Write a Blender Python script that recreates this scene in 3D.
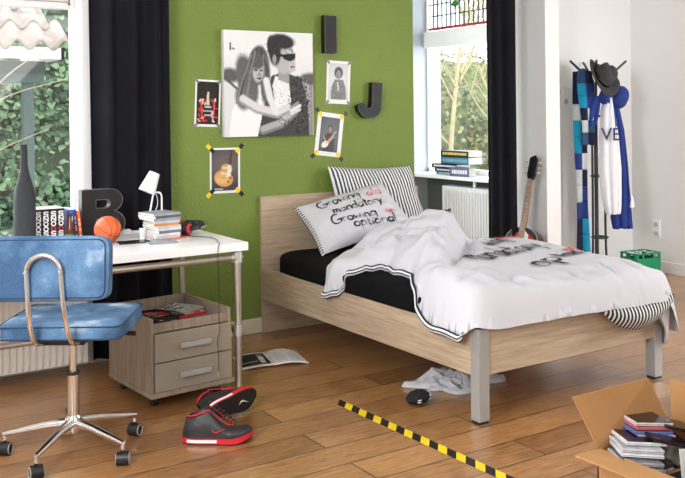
import bpy, math, random
import numpy as np
from mathutils import Vector, Matrix, noise
PI = math.pi
for o in list(bpy.data.objects): bpy.data.objects.remove(o, do_unlink=True)
S = bpy.context.scene
COL = S.collection
random.seed(7)
# ------------------------------------------------------------------ camera, world, lights, exposure
F_PX, YAW, ROLL, CY = 894.08, .5735, .0114, 112.88
cd = bpy.data.cameras.new('camera'); cam = bpy.data.objects.new('camera', cd); COL.objects.link(cam)
cd.sensor_fit = 'HORIZONTAL'; cd.sensor_width = 36; cd.lens = F_PX / 685 * 36
cd.shift_x = 0; cd.shift_y = -(239 - CY) / 685
cd.clip_start = .05; cd.clip_end = 200
fw = Vector((math.sin(YAW), math.cos(YAW), 0)); rt = Vector((math.cos(YAW), -math.sin(YAW), 0)); up = Vector((0, 0, 1))
c_, s_ = math.cos(ROLL), math.sin(ROLL)
R0 = rt * c_ - up * s_; U0 = up * c_ + rt * s_
mw = Matrix((R0, U0, -fw)).transposed().to_4x4(); mw.translation = Vector((-2.658, -5.085, 1.40))
cam.matrix_world = mw
S.camera = cam

w = bpy.data.worlds.new('sky'); S.world = w; w.use_nodes = True
bg = w.node_tree.nodes['Background']; bg.inputs[0].default_value = (.90, .96, 1, 1); bg.inputs[1].default_value = 2.5

def area(name, loc, target, sx, sy, power, col=(1, 1, 1)):
    l = bpy.data.lights.new(name, 'AREA'); l.shape = 'RECTANGLE'; l.size = sx; l.size_y = sy; l.energy = power; l.color = col
    o = bpy.data.objects.new(name, l); COL.objects.link(o); o.location = loc
    o.rotation_euler = (Vector(target) - Vector(loc)).to_track_quat('-Z', 'Y').to_euler()
    return o
area('daylight_window_right', (3.6, .9, 1.9), (.6, -1.8, .3), 1.6, 1.6, 75, (.93, .97, 1))
area('daylight_window_left', (-2.6, .9, 1.9), (-1.2, -1.6, .3), 2.2, 1.6, 70, (.93, .97, 1))
area('added_fill_right', (3.65, -3.0, 1.5), (1.5, -1.2, .3), 1.8, 1.6, 74, (.97, .98, 1))  # added lamp brightening floor and walls on the right; that wall has no opening
area('added_fill_left', (-3.5, -3.2, 1.9), (2.6, -.4, 1.2), 1.6, 1.6, 110, (.97, .98, 1))  # added lamp lifting the right-hand walls from the left; no window behind it
area('added_fill_front', (-.6, -6.45, 1.9), (.6, -.8, .8), 3.2, 1.6, 26, (1, .98, .95))  # added soft fill from behind the camera, not a modelled window
S.view_settings.view_transform = 'Standard'; S.view_settings.look = 'None'
S.view_settings.gamma = 1; S.view_settings.use_curve_mapping = False
S.view_settings.exposure = .60

# ------------------------------------------------------------------ helpers
def lin(c): 
    return tuple(((x / 12.92) if x <= .04045 else ((x + .055) / 1.055) ** 2.4) for x in c)
def rgb(r, g, b): return lin((r / 255, g / 255, b / 255))

MATS = {}
def mat(name, col, rough=.5, metal=0, var=.06, vscale=20, bump=0, bscale=60, spec=.5, sheen=0, stretch=None):
    if name in MATS: return MATS[name]
    m = bpy.data.materials.new(name); m.use_nodes = True; nt = m.node_tree; N = nt.nodes; L = nt.links
    b = N['Principled BSDF']; b.inputs['Roughness'].default_value = rough; b.inputs['Metallic'].default_value = metal
    b.inputs['Specular IOR Level'].default_value = spec
    if sheen: b.inputs['Sheen Weight'].default_value = sheen
    tc = N.new('ShaderNodeTexCoord'); src = tc.outputs['Object']
    if stretch:
        mp = N.new('ShaderNodeMapping'); mp.inputs['Scale'].default_value = stretch; L.new(src, mp.inputs[0]); src = mp.outputs[0]
    n = N.new('ShaderNodeTexNoise'); n.inputs['Scale'].default_value = vscale; n.inputs['Detail'].default_value = 5; L.new(src, n.inputs['Vector'])
    r = N.new('ShaderNodeValToRGB'); r.color_ramp.elements[0].position = .3; r.color_ramp.elements[1].position = .7
    r.color_ramp.elements[0].color = (*[max(0, x * (1 - var)) for x in col], 1); r.color_ramp.elements[1].color = (*[min(1, x * (1 + var)) for x in col], 1)
    L.new(n.outputs['Fac'], r.inputs[0]); L.new(r.outputs[0], b.inputs['Base Color'])
    if bump:
        n2 = N.new('ShaderNodeTexNoise'); n2.inputs['Scale'].default_value = bscale; n2.inputs['Detail'].default_value = 4; L.new(src, n2.inputs['Vector'])
        bp = N.new('ShaderNodeBump'); bp.inputs['Strength'].default_value = bump; bp.inputs['Distance'].default_value = .01
        L.new(n2.outputs['Fac'], bp.inputs['Height']); L.new(bp.outputs[0], b.inputs['Normal'])
    MATS[name] = m
    return m

def print_mat(name='printed_paper', rough=.4):
    if name in MATS: return MATS[name]
    m = bpy.data.materials.new(name); m.use_nodes = True; nt = m.node_tree
    a = nt.nodes.new('ShaderNodeAttribute'); a.attribute_name = 'Col'
    b = nt.nodes['Principled BSDF']; b.inputs['Roughness'].default_value = rough
    nt.links.new(a.outputs['Color'], b.inputs['Base Color']); MATS[name] = m
    return m

def stripe_mat(name, axis, count, duty=.5, c1=(.75, .76, .78), c2=(.03, .03, .04), offset=0):
    """stripes along a UV axis"""
    m = bpy.data.materials.new(name); m.use_nodes = True; N = m.node_tree.nodes; L = m.node_tree.links
    uv = N.new('ShaderNodeUVMap'); sp = N.new('ShaderNodeSeparateXYZ'); L.new(uv.outputs[0], sp.inputs[0])
    mu = N.new('ShaderNodeMath'); mu.operation = 'MULTIPLY_ADD'; mu.inputs[1].default_value = count; mu.inputs[2].default_value = offset + 10; L.new(sp.outputs[axis], mu.inputs[0])
    fr = N.new('ShaderNodeMath'); fr.operation = 'FRACT'; L.new(mu.outputs[0], fr.inputs[0])
    gt = N.new('ShaderNodeMath'); gt.operation = 'GREATER_THAN'; gt.inputs[1].default_value = duty; L.new(fr.outputs[0], gt.inputs[0])
    mx = N.new('ShaderNodeMix'); mx.data_type = 'RGBA'; mx.inputs[6].default_value = (*c1, 1); mx.inputs[7].default_value = (*c2, 1); L.new(gt.outputs[0], mx.inputs[0])
    b = N['Principled BSDF']; b.inputs['Roughness'].default_value = .85; L.new(mx.outputs[2], b.inputs['Base Color'])
    MATS[name] = m
    return m

class M:
    def __init__(s): s.v = []; s.f = []; s.mi = []; s.uv = None
    def add(s, vs, fs, mi=0):
        k = len(s.v); s.v += [tuple(v) for v in vs]; s.f += [tuple(i + k for i in f) for f in fs]; s.mi += [mi] * len(fs); return s
    def box(s, c, d, mi=0, R=None):
        x, y, z = [q / 2 for q in d]; vs = [Vector((a * x, b * y, e * z)) for a in (-1, 1) for b in (-1, 1) for e in (-1, 1)]
        if R is not None: vs = [R @ v for v in vs]
        c = Vector(c); vs = [v + c for v in vs]
        return s.add(vs, [(0, 1, 3, 2), (4, 6, 7, 5), (0, 4, 5, 1), (2, 3, 7, 6), (0, 2, 6, 4), (1, 5, 7, 3)], mi)
    def bx(s, x0, x1, y0, y1, z0, z1, mi=0): return s.box(((x0 + x1) / 2, (y0 + y1) / 2, (z0 + z1) / 2), (x1 - x0, y1 - y0, z1 - z0), mi)
    def tube(s, path, r, n=12, mi=0, closed=False, flat=1.0):
        P = [Vector(p) for p in path]; k = len(P)
        rr = r if isinstance(r, (list, tuple)) else [r] * k
        T = []
        for i in range(k):
            a = P[(i - 1) % k] if (closed or i > 0) else P[i]; b = P[(i + 1) % k] if (closed or i < k - 1) else P[i]
            t = (b - a); T.append(t.normalized() if t.length > 1e-9 else Vector((0, 0, 1)))
        ref = Vector((0, 0, 1)) if abs(T[0].z) < .9 else Vector((1, 0, 0))
        nn = (ref - T[0] * ref.dot(T[0])).normalized(); vs = []
        for i in range(k):
            nn = (nn - T[i] * nn.dot(T[i])).normalized(); bb = T[i].cross(nn)
            for j in range(n):
                a = 2 * PI * j / n; vs.append(P[i] + nn * math.cos(a) * rr[i] * flat + bb * math.sin(a) * rr[i])
        fs = []
        for i in range(k if closed else k - 1):
            i2 = (i + 1) % k
            for j in range(n): fs.append((i * n + j, i * n + (j + 1) % n, i2 * n + (j + 1) % n, i2 * n + j))
        if not closed: fs += [tuple(range(n))[::-1], tuple((k - 1) * n + j for j in range(n))]
        return s.add(vs, fs, mi)
    def lathe(s, prof, n=24, o=(0, 0, 0), mi=0, R=None, fn=None):
        vs = []
        for r, z in prof:
            for j in range(n):
                a = 2 * PI * j / n; v = Vector((r * math.cos(a), r * math.sin(a), z))
                if fn: v = fn(v)
                if R is not None: v = R @ v
                vs.append(v + Vector(o))
        fs = []; k = len(prof)
        for i in range(k - 1):
            for j in range(n): fs.append((i * n + j, i * n + (j + 1) % n, (i + 1) * n + (j + 1) % n, (i + 1) * n + j))
        if prof[0][0] > 1e-5: fs.append(tuple(range(n))[::-1])
        if prof[-1][0] > 1e-5: fs.append(tuple((k - 1) * n + j for j in range(n)))
        return s.add(vs, fs, mi)
    def prism(s, poly, d0, d1, fn, mi=0):
        """poly 2D points, fn(u,v,d)->3D"""
        n = len(poly); vs = [fn(u, v, d0) for u, v in poly] + [fn(u, v, d1) for u, v in poly]
        fs = [tuple(range(n))[::-1], tuple(range(n, 2 * n))] + [(i, (i + 1) % n, n + (i + 1) % n, n + i) for i in range(n)]
        return s.add(vs, fs, mi)
    def grid(s, nx, ny, fn, mi=0, uv=False):
        k = len(s.v); vs = [fn(i / nx, j / ny) for j in range(ny + 1) for i in range(nx + 1)]
        fs = [(j * (nx + 1) + i, j * (nx + 1) + i + 1, (j + 1) * (nx + 1) + i + 1, (j + 1) * (nx + 1) + i) for j in range(ny) for i in range(nx)]
        if uv:
            if s.uv is None: s.uv = {}
            for j in range(ny + 1):
                for i in range(nx + 1): s.uv[k + j * (nx + 1) + i] = (i / nx, j / ny)
        return s.add(vs, fs, mi)
    def build(s, name, mats, parent=None, smooth=False, bevel=0, loc=None, solid=0, sub=0, seg=2):
        me = bpy.data.meshes.new(name); me.from_pydata(s.v, [], s.f)
        if not isinstance(mats, (list, tuple)): mats = [mats]
        for m in mats: me.materials.append(m)
        for p, i in zip(me.polygons, s.mi): p.material_index = i; p.use_smooth = bool(smooth)
        if s.uv is not None:
            ul = me.uv_layers.new(name='UVMap')
            for l in me.loops: ul.data[l.index].uv = s.uv.get(l.vertex_index, (0, 0))
        me.validate(); me.update()
        import bmesh
        b = bmesh.new(); b.from_mesh(me); bmesh.ops.recalc_face_normals(b, faces=b.faces); b.to_mesh(me); b.free()
        o = bpy.data.objects.new(name, me); COL.objects.link(o)
        if parent is not None: o.parent = parent
        if loc is not None: o.location = loc
        if solid: q = o.modifiers.new('solid', 'SOLIDIFY'); q.thickness = solid; q.offset = 0
        if bevel: q = o.modifiers.new('bevel', 'BEVEL'); q.width = bevel; q.segments = seg; q.limit_method = 'ANGLE'
        if sub: q = o.modifiers.new('sub', 'SUBSURF'); q.levels = sub; q.render_levels = sub
        if smooth == 'auto':
            for p in me.polygons: p.use_smooth = True
            try: me.set_sharp_from_angle(angle=math.radians(40))
            except Exception: pass
        return o

def tag(o, label, cat, group=None):
    o['label'] = label; o['category'] = cat
    if group: o['group'] = group
    return o
def thing(name, label, cat, loc=(0, 0, 0), rz=0, group=None, rot=None):
    o = bpy.data.objects.new(name, None); COL.objects.link(o); o.location = loc
    o.rotation_euler = rot if rot is not None else (0, 0, rz); o.empty_display_size = .1
    return tag(o, label, cat, group)
def struct(o): o['kind'] = 'structure'; return o
def copy_tree(o, parent=None):
    c = o.copy(); COL.objects.link(c)
    if parent is not None: c.parent = parent
    for ch in list(o.children): copy_tree(ch, c)
    return c
def rot(ax, deg): return Matrix.Rotation(math.radians(deg), 3, ax)

# ---- painting printed pictures: colour grids baked on a flat printed sheet
def paint(w, h, n, base, ops):
    nx = n; ny = max(2, int(n * h / w)); X, Y = np.meshgrid(np.linspace(0, 1, nx + 1), np.linspace(0, h / w, ny + 1))
    C = np.ones((ny + 1, nx + 1, 3)) * np.array(lin(base))
    for o in ops:
        if o[0] == 'e':
            _, cx, cy, rx, ry, a, col, soft = o; a = math.radians(a); dx, dy = X - cx, Y - cy
            u = dx * math.cos(a) + dy * math.sin(a); v = -dx * math.sin(a) + dy * math.cos(a)
            d = np.sqrt((u / rx) ** 2 + (v / ry) ** 2); m = np.clip((1 - d) / max(soft, 1e-3) + .5, 0, 1)
        elif o[0] == 'p':
            _, pts, col = o; m = np.zeros_like(X, bool); k = len(pts)
            for i in range(k):
                (x1, y1), (x2, y2) = pts[i], pts[(i + 1) % k]
                if y1 == y2: continue
                cnd = ((y1 > Y) != (y2 > Y)) & (X < (x2 - x1) * (Y - y1) / (y2 - y1) + x1); m ^= cnd
            m = m.astype(float)
        elif o[0] == 'l':
            _, pts, wd, col = o; m = np.zeros_like(X)
            for (x1, y1), (x2, y2) in zip(pts[:-1], pts[1:]):
                L2 = (x2 - x1) ** 2 + (y2 - y1) ** 2 + 1e-12; t = np.clip(((X - x1) * (x2 - x1) + (Y - y1) * (y2 - y1)) / L2, 0, 1)
                d = np.hypot(X - x1 - t * (x2 - x1), Y - y1 - t * (y2 - y1)); m = np.maximum(m, np.clip((wd - d) / (wd * .4) + .5, 0, 1))
        elif o[0] == 'n':   # speckle inside ellipse
            _, cx, cy, rx, ry, sc, amp, seed = o; rs = np.random.RandomState(seed); g = rs.rand(int(sc * h / w) + 2, int(sc) + 2)
            xi = (X * sc).astype(int); yi = (Y * sc).astype(int); v = g[np.clip(yi, 0, g.shape[0] - 1), np.clip(xi, 0, g.shape[1] - 1)]
            m = (np.hypot((X - cx) / rx, (Y - cy) / ry) < 1); C = C * np.where(m, 1 + (v - .5) * amp, 1)[..., None]; C = np.clip(C, 0, 1); continue
        cl = np.array(lin(col)); C = C * (1 - m[..., None]) + cl * m[..., None]
    return nx, ny, np.clip(C, 0, 1)
def sheet(name, w, h, pic, parent, fn, rough=.4):
    """pic from paint(); fn(u,v)->3D with u in 0..w, v in 0..h"""
    nx, ny, C = pic; m = M(); m.grid(nx, ny, lambda a, b: fn(a * w, b * h))
    o = m.build(name, print_mat('printed_paper_%d' % int(rough * 100), rough), parent)
    at = o.data.color_attributes.new('Col', 'FLOAT_COLOR', 'POINT')
    at.data.foreach_set('color', np.concatenate([C.reshape(-1, 3), np.ones((C.shape[0] * C.shape[1], 1))], 1).ravel().astype(np.float32))
    return o

def text_mesh(name, body, size, material, parent, fn=None, loc=(0, 0, 0), rotm=None, depth=.0008, align='CENTER'):
    cu = bpy.data.curves.new(name, 'FONT'); cu.body = body; cu.size = size; cu.extrude = depth; cu.align_x = align; cu.align_y = 'CENTER'; cu.resolution_u = 2
    t = bpy.data.objects.new(name + '_c', cu); COL.objects.link(t); bpy.context.view_layer.update()
    me = bpy.data.meshes.new_from_object(t.evaluated_get(bpy.context.evaluated_depsgraph_get())); bpy.data.objects.remove(t)
    me.materials.clear(); me.materials.append(material)
    for v in me.vertices:
        c = Vector(v.co)
        if rotm is not None: c = rotm @ c
        v.co = c + Vector(loc)
    o = bpy.data.objects.new(name, me); COL.objects.link(o); o.parent = parent
    return o
def shape2d(name, loops, depth, material, parent, rotm, loc, bevel=0):
    """solid flat shape with holes from closed 2D loops"""
    cu = bpy.data.curves.new(name, 'CURVE'); cu.dimensions = '2D'; cu.fill_mode = 'BOTH'; cu.extrude = depth / 2
    for lp in loops:
        sp = cu.splines.new('POLY'); sp.points.add(len(lp) - 1); sp.use_cyclic_u = True
        for p, (x, y) in zip(sp.points, lp): p.co = (x, y, 0, 1)
    t = bpy.data.objects.new(name + '_c', cu); COL.objects.link(t); bpy.context.view_layer.update()
    me = bpy.data.meshes.new_from_object(t.evaluated_get(bpy.context.evaluated_depsgraph_get())); bpy.data.objects.remove(t)
    me.materials.clear(); me.materials.append(material)
    for v in me.vertices: v.co = rotm @ Vector(v.co) + Vector(loc)
    o = bpy.data.objects.new(name, me); COL.objects.link(o)
    if parent is not None: o.parent = parent
    return o
def arc(cx, cy, rx, ry, a0, a1, n=8):
    return [(cx + rx * math.cos(math.radians(a0 + (a1 - a0) * i / n)), cy + ry * math.sin(math.radians(a0 + (a1 - a0) * i / n))) for i in range(n + 1)]
GL = {  # hand-written letters: width, strokes
 'G': (.75, [arc(.38, .45, .36, .48, 60, 330, 12), [(.4, .35), (.72, .4), (.68, .15)]]),
 'r': (.38, [[(.08, .5), (.1, 0)], arc(.24, .3, .14, .2, 180, 40, 5)]),
 'o': (.46, [arc(.23, .24, .19, .24, 80, 440, 12)]),
 'w': (.6, [[(.05, .5), (.15, .02), (.3, .38), (.43, .02), (.56, .5)]]),
 'i': (.2, [[(.1, .45), (.1, 0)], [(.1, .62), (.12, .66)]]),
 'n': (.48, [[(.07, .5), (.08, 0)], arc(.24, .28, .16, .2, 180, 0, 6) + [(.42, 0)]]),
 'g': (.48, [arc(.23, .26, .18, .22, 20, 350, 10), [(.42, .48), (.42, -.15)] + arc(.22, -.18, .2, .14, 0, -150, 6)]),
 'l': (.2, [[(.1, 1), (.08, .05), (.16, 0)]]),
 'd': (.5, [arc(.22, .24, .18, .22, 20, 350, 10), [(.42, .95), (.42, 0)]]),
 'm': (.68, [[(.07, .5), (.08, 0)], arc(.2, .28, .12, .2, 180, 0, 5) + [(.33, .02)], arc(.46, .28, .12, .2, 180, 0, 5) + [(.6, 0)]]),
 'a': (.48, [arc(.22, .24, .18, .22, 30, 350, 10), [(.41, .5), (.42, 0)]]),
 't': (.34, [[(.16, .85), (.16, .05), (.28, 0)], [(.02, .52), (.32, .56)]]),
 'y': (.46, [[(.05, .5), (.22, .05)], [(.44, .52), (.12, -.3)]]),
 '.': (.16, [[(.06, .02), (.1, .05)]]), ' ': (.3, []),
 'u': (.46, [[(.06, .5)] + arc(.23, .22, .16, .2, 180, 360, 6) + [(.4, .5)], [(.4, .5), (.42, 0)]]),
 'p': (.48, [[(.08, .5), (.08, -.4)], arc(.25, .25, .17, .22, 160, -160, 10)]),
}
def lettering(name, lines, fn, material, parent, wd):
    """lines: (text, (s0,t0), (s1,t1), height) in metres on the surface; fn(s,t,lift)->3D"""
    for txt, p0, p1, h in lines:
        m = M(); W = sum(GL[c][0] for c in txt); a = Vector(p0); b = Vector(p1); d = (b - a); Ln = d.length; d.normalize(); nrm = Vector((-d.y, d.x)); sx = Ln / W; x = 0
        for ch in txt:
            cw, st = GL[ch]
            for pl in st:
                pts = [a + d * ((x + px) * sx) + nrm * (py * h) for px, py in pl]; q = [pts[0]]
                for p in pts[1:]:
                    k = max(1, int((p - q[-1]).length / .008)); s0 = q[-1].copy()
                    for i in range(1, k + 1): q.append(s0.lerp(p, i / k))
                vs = []; fs = []
                for i, p in enumerate(q):
                    t = (q[min(i + 1, len(q) - 1)] - q[max(i - 1, 0)]); t = t.normalized() if t.length > 1e-9 else d; n = Vector((-t.y, t.x)) * wd / 2 * (.7 + .4 * math.sin(i * .35 + x * 5))
                    for z in (p + n, p, p - n): vs.append(fn(z.x, z.y, .0035))
                for i in range(len(q) - 1):
                    fs += [(i * 3, i * 3 + 1, i * 3 + 4, i * 3 + 3), (i * 3 + 1, i * 3 + 2, i * 3 + 5, i * 3 + 4)]
                m.add(vs, fs)
            x += cw
        m.build(name, material, parent, smooth=True)

# ------------------------------------------------------------------ materials
WHITE = mat('white_paint', rgb(236, 237, 238), .55, var=.015, vscale=3)
WALLW = mat('white_wall_paint', rgb(240, 240, 238), .8, var=.015, vscale=2, bump=.05, bscale=30)
SATIN = mat('white_satin', rgb(240, 240, 240), .35, var=.01)
BLACKC = mat('black_curtain_cloth', rgb(26, 26, 31), .9, var=.2, vscale=6, bump=.15, bscale=400, spec=.15)
BLACK = mat('black_plastic', rgb(22, 22, 24), .4, var=.1)
BLKCLOTH = mat('black_sheet_cloth', rgb(17, 17, 19), .9, var=.2, bump=.2, bscale=8, spec=.1)
CHROME = mat('chrome', (.75, .74, .72), .12, 1, var=.02)
STEEL = mat('brushed_steel', (.55, .55, .56), .3, 1, var=.05)
SILVER = mat('silver_grey_lacquer', rgb(172, 172, 170), .35, .25, var=.03)
RED = mat('red_rubber', rgb(205, 28, 40), .5, var=.05)
CREAM = mat('cream_baseboard_paint', rgb(222, 212, 190), .5, var=.02)
DGREY = mat('dark_grey_paint', rgb(70, 74, 74), .8, var=.05)
REDINK = mat('red_ink', rgb(225, 72, 60), .85, var=.1)
BLKINK = mat('black_ink', rgb(28, 28, 34), .85, var=.1)

def oak(name, c1, c2, stretch):
    m = bpy.data.materials.new(name); m.use_nodes = True; N = m.node_tree.nodes; L = m.node_tree.links; b = N['Principled BSDF']; b.inputs['Roughness'].default_value = .6
    tc = N.new('ShaderNodeTexCoord'); mp = N.new('ShaderNodeMapping'); mp.inputs['Scale'].default_value = stretch; L.new(tc.outputs['Object'], mp.inputs[0])
    n = N.new('ShaderNodeTexNoise'); n.inputs['Scale'].default_value = 3; n.inputs['Detail'].default_value = 8; n.inputs['Roughness'].default_value = .7; n.inputs['Distortion'].default_value = .3; L.new(mp.outputs[0], n.inputs['Vector'])
    r = N.new('ShaderNodeValToRGB'); r.color_ramp.elements[0].position = .32; r.color_ramp.elements[1].position = .68; r.color_ramp.elements[0].color = (*c1, 1); r.color_ramp.elements[1].color = (*c2, 1)
    L.new(n.outputs['Fac'], r.inputs[0]); L.new(r.outputs[0], b.inputs['Base Color']); return m
OAK_X = oak('light_oak_along_x', rgb(166, 142, 116), rgb(204, 184, 158), (1.2, 14, 22))
OAK_Y = oak('light_oak_along_y', rgb(160, 136, 110), rgb(204, 184, 158), (14, 1.2, 22))
OAK_Z = oak('grey_oak_upright', rgb(124, 110, 94), rgb(164, 149, 130), (22, 22, 1.4))

def floor_mat():
    m = bpy.data.materials.new('oak_floorboards'); m.use_nodes = True; N = m.node_tree.nodes; L = m.node_tree.links; b = N['Principled BSDF']
    tc = N.new('ShaderNodeTexCoord'); br = N.new('ShaderNodeTexBrick'); L.new(tc.outputs['Object'], br.inputs['Vector'])
    br.offset = .37; br.inputs['Scale'].default_value = 1; br.inputs['Brick Width'].default_value = 1.9; br.inputs['Row Height'].default_value = .19
    br.inputs['Mortar Size'].default_value = .0035; br.inputs['Mortar Smooth'].default_value = .1; br.inputs['Bias'].default_value = 0
    br.inputs['Color1'].default_value = (.30, .30, .30, 1); br.inputs['Color2'].default_value = (.72, .72, .72, 1); br.inputs['Mortar'].default_value = (0, 0, 0, 1)
    mp = N.new('ShaderNodeMapping'); mp.inputs['Scale'].default_value = (1.6, 16, 1); L.new(tc.outputs['Object'], mp.inputs[0])
    n = N.new('ShaderNodeTexNoise'); n.inputs['Scale'].default_value = 5; n.inputs['Detail'].default_value = 9; n.inputs['Roughness'].default_value = .68; n.inputs['Distortion'].default_value = .25; L.new(mp.outputs[0], n.inputs['Vector'])
    n3 = N.new('ShaderNodeTexNoise'); n3.inputs['Scale'].default_value = 1.7; n3.inputs['Detail'].default_value = 3; L.new(tc.outputs['Object'], n3.inputs['Vector'])
    a1 = N.new('ShaderNodeMath'); a1.operation = 'MULTIPLY_ADD'; a1.inputs[1].default_value = .5; L.new(br.outputs['Color'], a1.inputs[0])
    a2 = N.new('ShaderNodeMath'); a2.operation = 'MULTIPLY_ADD'; a2.inputs[1].default_value = .95; a2.inputs[2].default_value = -.30; L.new(n.outputs['Fac'], a2.inputs[0])
    a3 = N.new('ShaderNodeMath'); a3.operation = 'MULTIPLY_ADD'; a3.inputs[1].default_value = .3; L.new(n3.outputs['Fac'], a3.inputs[0]); L.new(a2.outputs[0], a3.inputs[2]); L.new(a3.outputs[0], a1.inputs[2])
    r = N.new('ShaderNodeValToRGB'); e = r.color_ramp.elements; e[0].position = .22; e[0].color = (*rgb(56, 32, 16), 1); e[1].position = .85; e[1].color = (*rgb(206, 154, 96), 1)
    k = r.color_ramp.elements.new(.5); k.color = (*rgb(140, 94, 52), 1); L.new(a1.outputs[0], r.inputs[0])
    # knots
    vo = N.new('ShaderNodeTexVoronoi'); vo.inputs['Scale'].default_value = 1.6; mp2 = N.new('ShaderNodeMapping'); mp2.inputs['Scale'].default_value = (1, 2.2, 1); L.new(tc.outputs['Object'], mp2.inputs[0]); L.new(mp2.outputs[0], vo.inputs['Vector'])
    kr = N.new('ShaderNodeValToRGB'); kr.color_ramp.elements[0].position = .015; kr.color_ramp.elements[1].position = .05; kr.color_ramp.elements[0].color = (.25, .2, .18, 1); kr.color_ramp.elements[1].color = (1, 1, 1, 1); L.new(vo.outputs['Distance'], kr.inputs[0])
    mk = N.new('ShaderNodeMix'); mk.data_type = 'RGBA'; mk.blend_type = 'MULTIPLY'; mk.inputs[0].default_value = .8; L.new(r.outputs[0], mk.inputs[6]); L.new(kr.outputs[0], mk.inputs[7])
    mm = N.new('ShaderNodeMix'); mm.data_type = 'RGBA'; L.new(br.outputs['Fac'], mm.inputs[0]); L.new(mk.outputs[2], mm.inputs[6]); mm.inputs[7].default_value = (.03, .018, .01, 1)
    L.new(mm.outputs[2], b.inputs['Base Color'])
    rr = N.new('ShaderNodeMapRange'); rr.inputs[3].default_value = .24; rr.inputs[4].default_value = .42; L.new(n.outputs['Fac'], rr.inputs[0]); L.new(rr.outputs[0], b.inputs['Roughness'])
    bp = N.new('ShaderNodeBump'); bp.inputs['Strength'].default_value = .25; bp.inputs['Distance'].default_value = .004; L.new(n.outputs['Fac'], bp.inputs['Height']); L.new(bp.outputs[0], b.inputs['Normal'])
    b.inputs['Specular IOR Level'].default_value = .7; b.inputs['Coat Weight'].default_value = .65; b.inputs['Coat Roughness'].default_value = .30
    return m
FLOOR = floor_mat()
GREEN = mat('green_woodchip_wallpaper', rgb(120, 142, 60), .62, var=.07, vscale=1.5, bump=.9, bscale=70, spec=.5)
def glass_mat(name, tint=(1, 1, 1), refl=.06):
    m = bpy.data.materials.new(name); m.use_nodes = True; N = m.node_tree.nodes; L = m.node_tree.links
    for n in list(N):
        if n.type == 'BSDF_PRINCIPLED': N.remove(n)
    t = N.new('ShaderNodeBsdfTransparent'); t.inputs[0].default_value = (*tint, 1); g = N.new('ShaderNodeBsdfGlossy'); g.inputs['Roughness'].default_value = .02
    x = N.new('ShaderNodeMixShader'); x.inputs[0].default_value = refl; L.new(t.outputs[0], x.inputs[1]); L.new(g.outputs[0], x.inputs[2]); L.new(x.outputs[0], N['Material Output'].inputs[0]); return m
GLASS = glass_mat('window_glass')

# ------------------------------------------------------------------ setting
def sbox(name, x0, x1, y0, y1, z0, z1, m, bevel=0, parent=None):
    o = M().bx(x0, x1, y0, y1, z0, z1).build(name, m, parent, bevel=bevel)
    return struct(o) if parent is None else o
sbox('floor', -3.8, 4.2, -6.8, 1.6, -.1, 0, FLOOR)
sbox('ceiling', -3.8, 4.2, -6.8, 1.6, 2.85, 2.95, WHITE)
sbox('wall_back', -.70, 1.255, .03, .20, 0, 2.85, GREEN)                       # the green wall
# wall with left window: opening x -3.3..-1.22, z .70..2.6
m = M(); m.bx(-1.16, -.70, -.05, .10, 0, 2.85); m.bx(-3.6, -1.16, -.05, .10, 0, .68); m.bx(-3.6, -1.16, -.05, .10, 2.6, 2.85); m.bx(-3.6, -3.3, -.05, .10, .68, 2.6)
struct(m.build('wall_left', WALLW))
sbox('wall_end', 1.06, 2.56, 1.33, 1.45, 0, 2.85, mat('pale_blue_grey_paint', rgb(176, 186, 198), .7, var=.01))
# wall with right window (plane x = 2.4), opening y .46..1.31, z .86..2.6
m = M(); m.bx(2.4, 2.55, -.147, .46, 0, 2.85); m.bx(2.4, 2.55, .46, 1.33, 0, .84, 1); m.bx(2.4, 2.55, .46, 1.33, 2.65, 2.85)
struct(m.build('wall_right', [WALLW, DGREY]))
sbox('wall_corner', 2.55, 3.95, .18, .30, 0, 2.85, WALLW)
sbox('wall_front', -3.8, 3.95, -6.8, -6.6, 0, 2.85, WALLW)
sbox('wall_side', -3.8, -3.6, -6.6, -.05, 0, 2.85, WALLW)
sbox('wall_far', 3.79, 3.95, -6.6, .18, 0, 2.85, WALLW)
sbox('trim_1', 2.61, 2.80, .16, .18, 0, 2.85, SATIN, .004)                      # boxed pipe casing left of the switch
sbox('baseboard_back', -.62, 1.25, .012, .03, 0, .095, CREAM, .004)
sbox('baseboard_far', 3.772, 3.79, -6.6, .18, 0, .10, SATIN, .004)
sbox('baseboard_corner', 2.8, 3.772, .162, .18, 0, .10, SATIN, .004)
# left window
wn = M(); wn.bx(-1.16, -1.07, -.062, -.05, .6, 2.7); wn.bx(-3.3, -1.16, -.03, .04, .68, .73); wn.bx(-3.3, -1.16, -.03, .04, 2.55, 2.6)
wn.bx(-1.20, -1.16, -.03, .04, .68, 2.6); wn.bx(-3.3, -3.26, -.03, .04, .68, 2.6); wn.bx(-2.3, -2.24, -.03, .04, .73, 2.55)
wl = struct(wn.build('window_1', SATIN, bevel=.003))
M().bx(-3.26, -1.20, .0, .006, .73, 2.55).build('pane', GLASS, wl)
sbox('trim_2', -3.3, -1.16, -.17, -.05, .69, .72, SATIN, .004)                  # sill board below the left window
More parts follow.
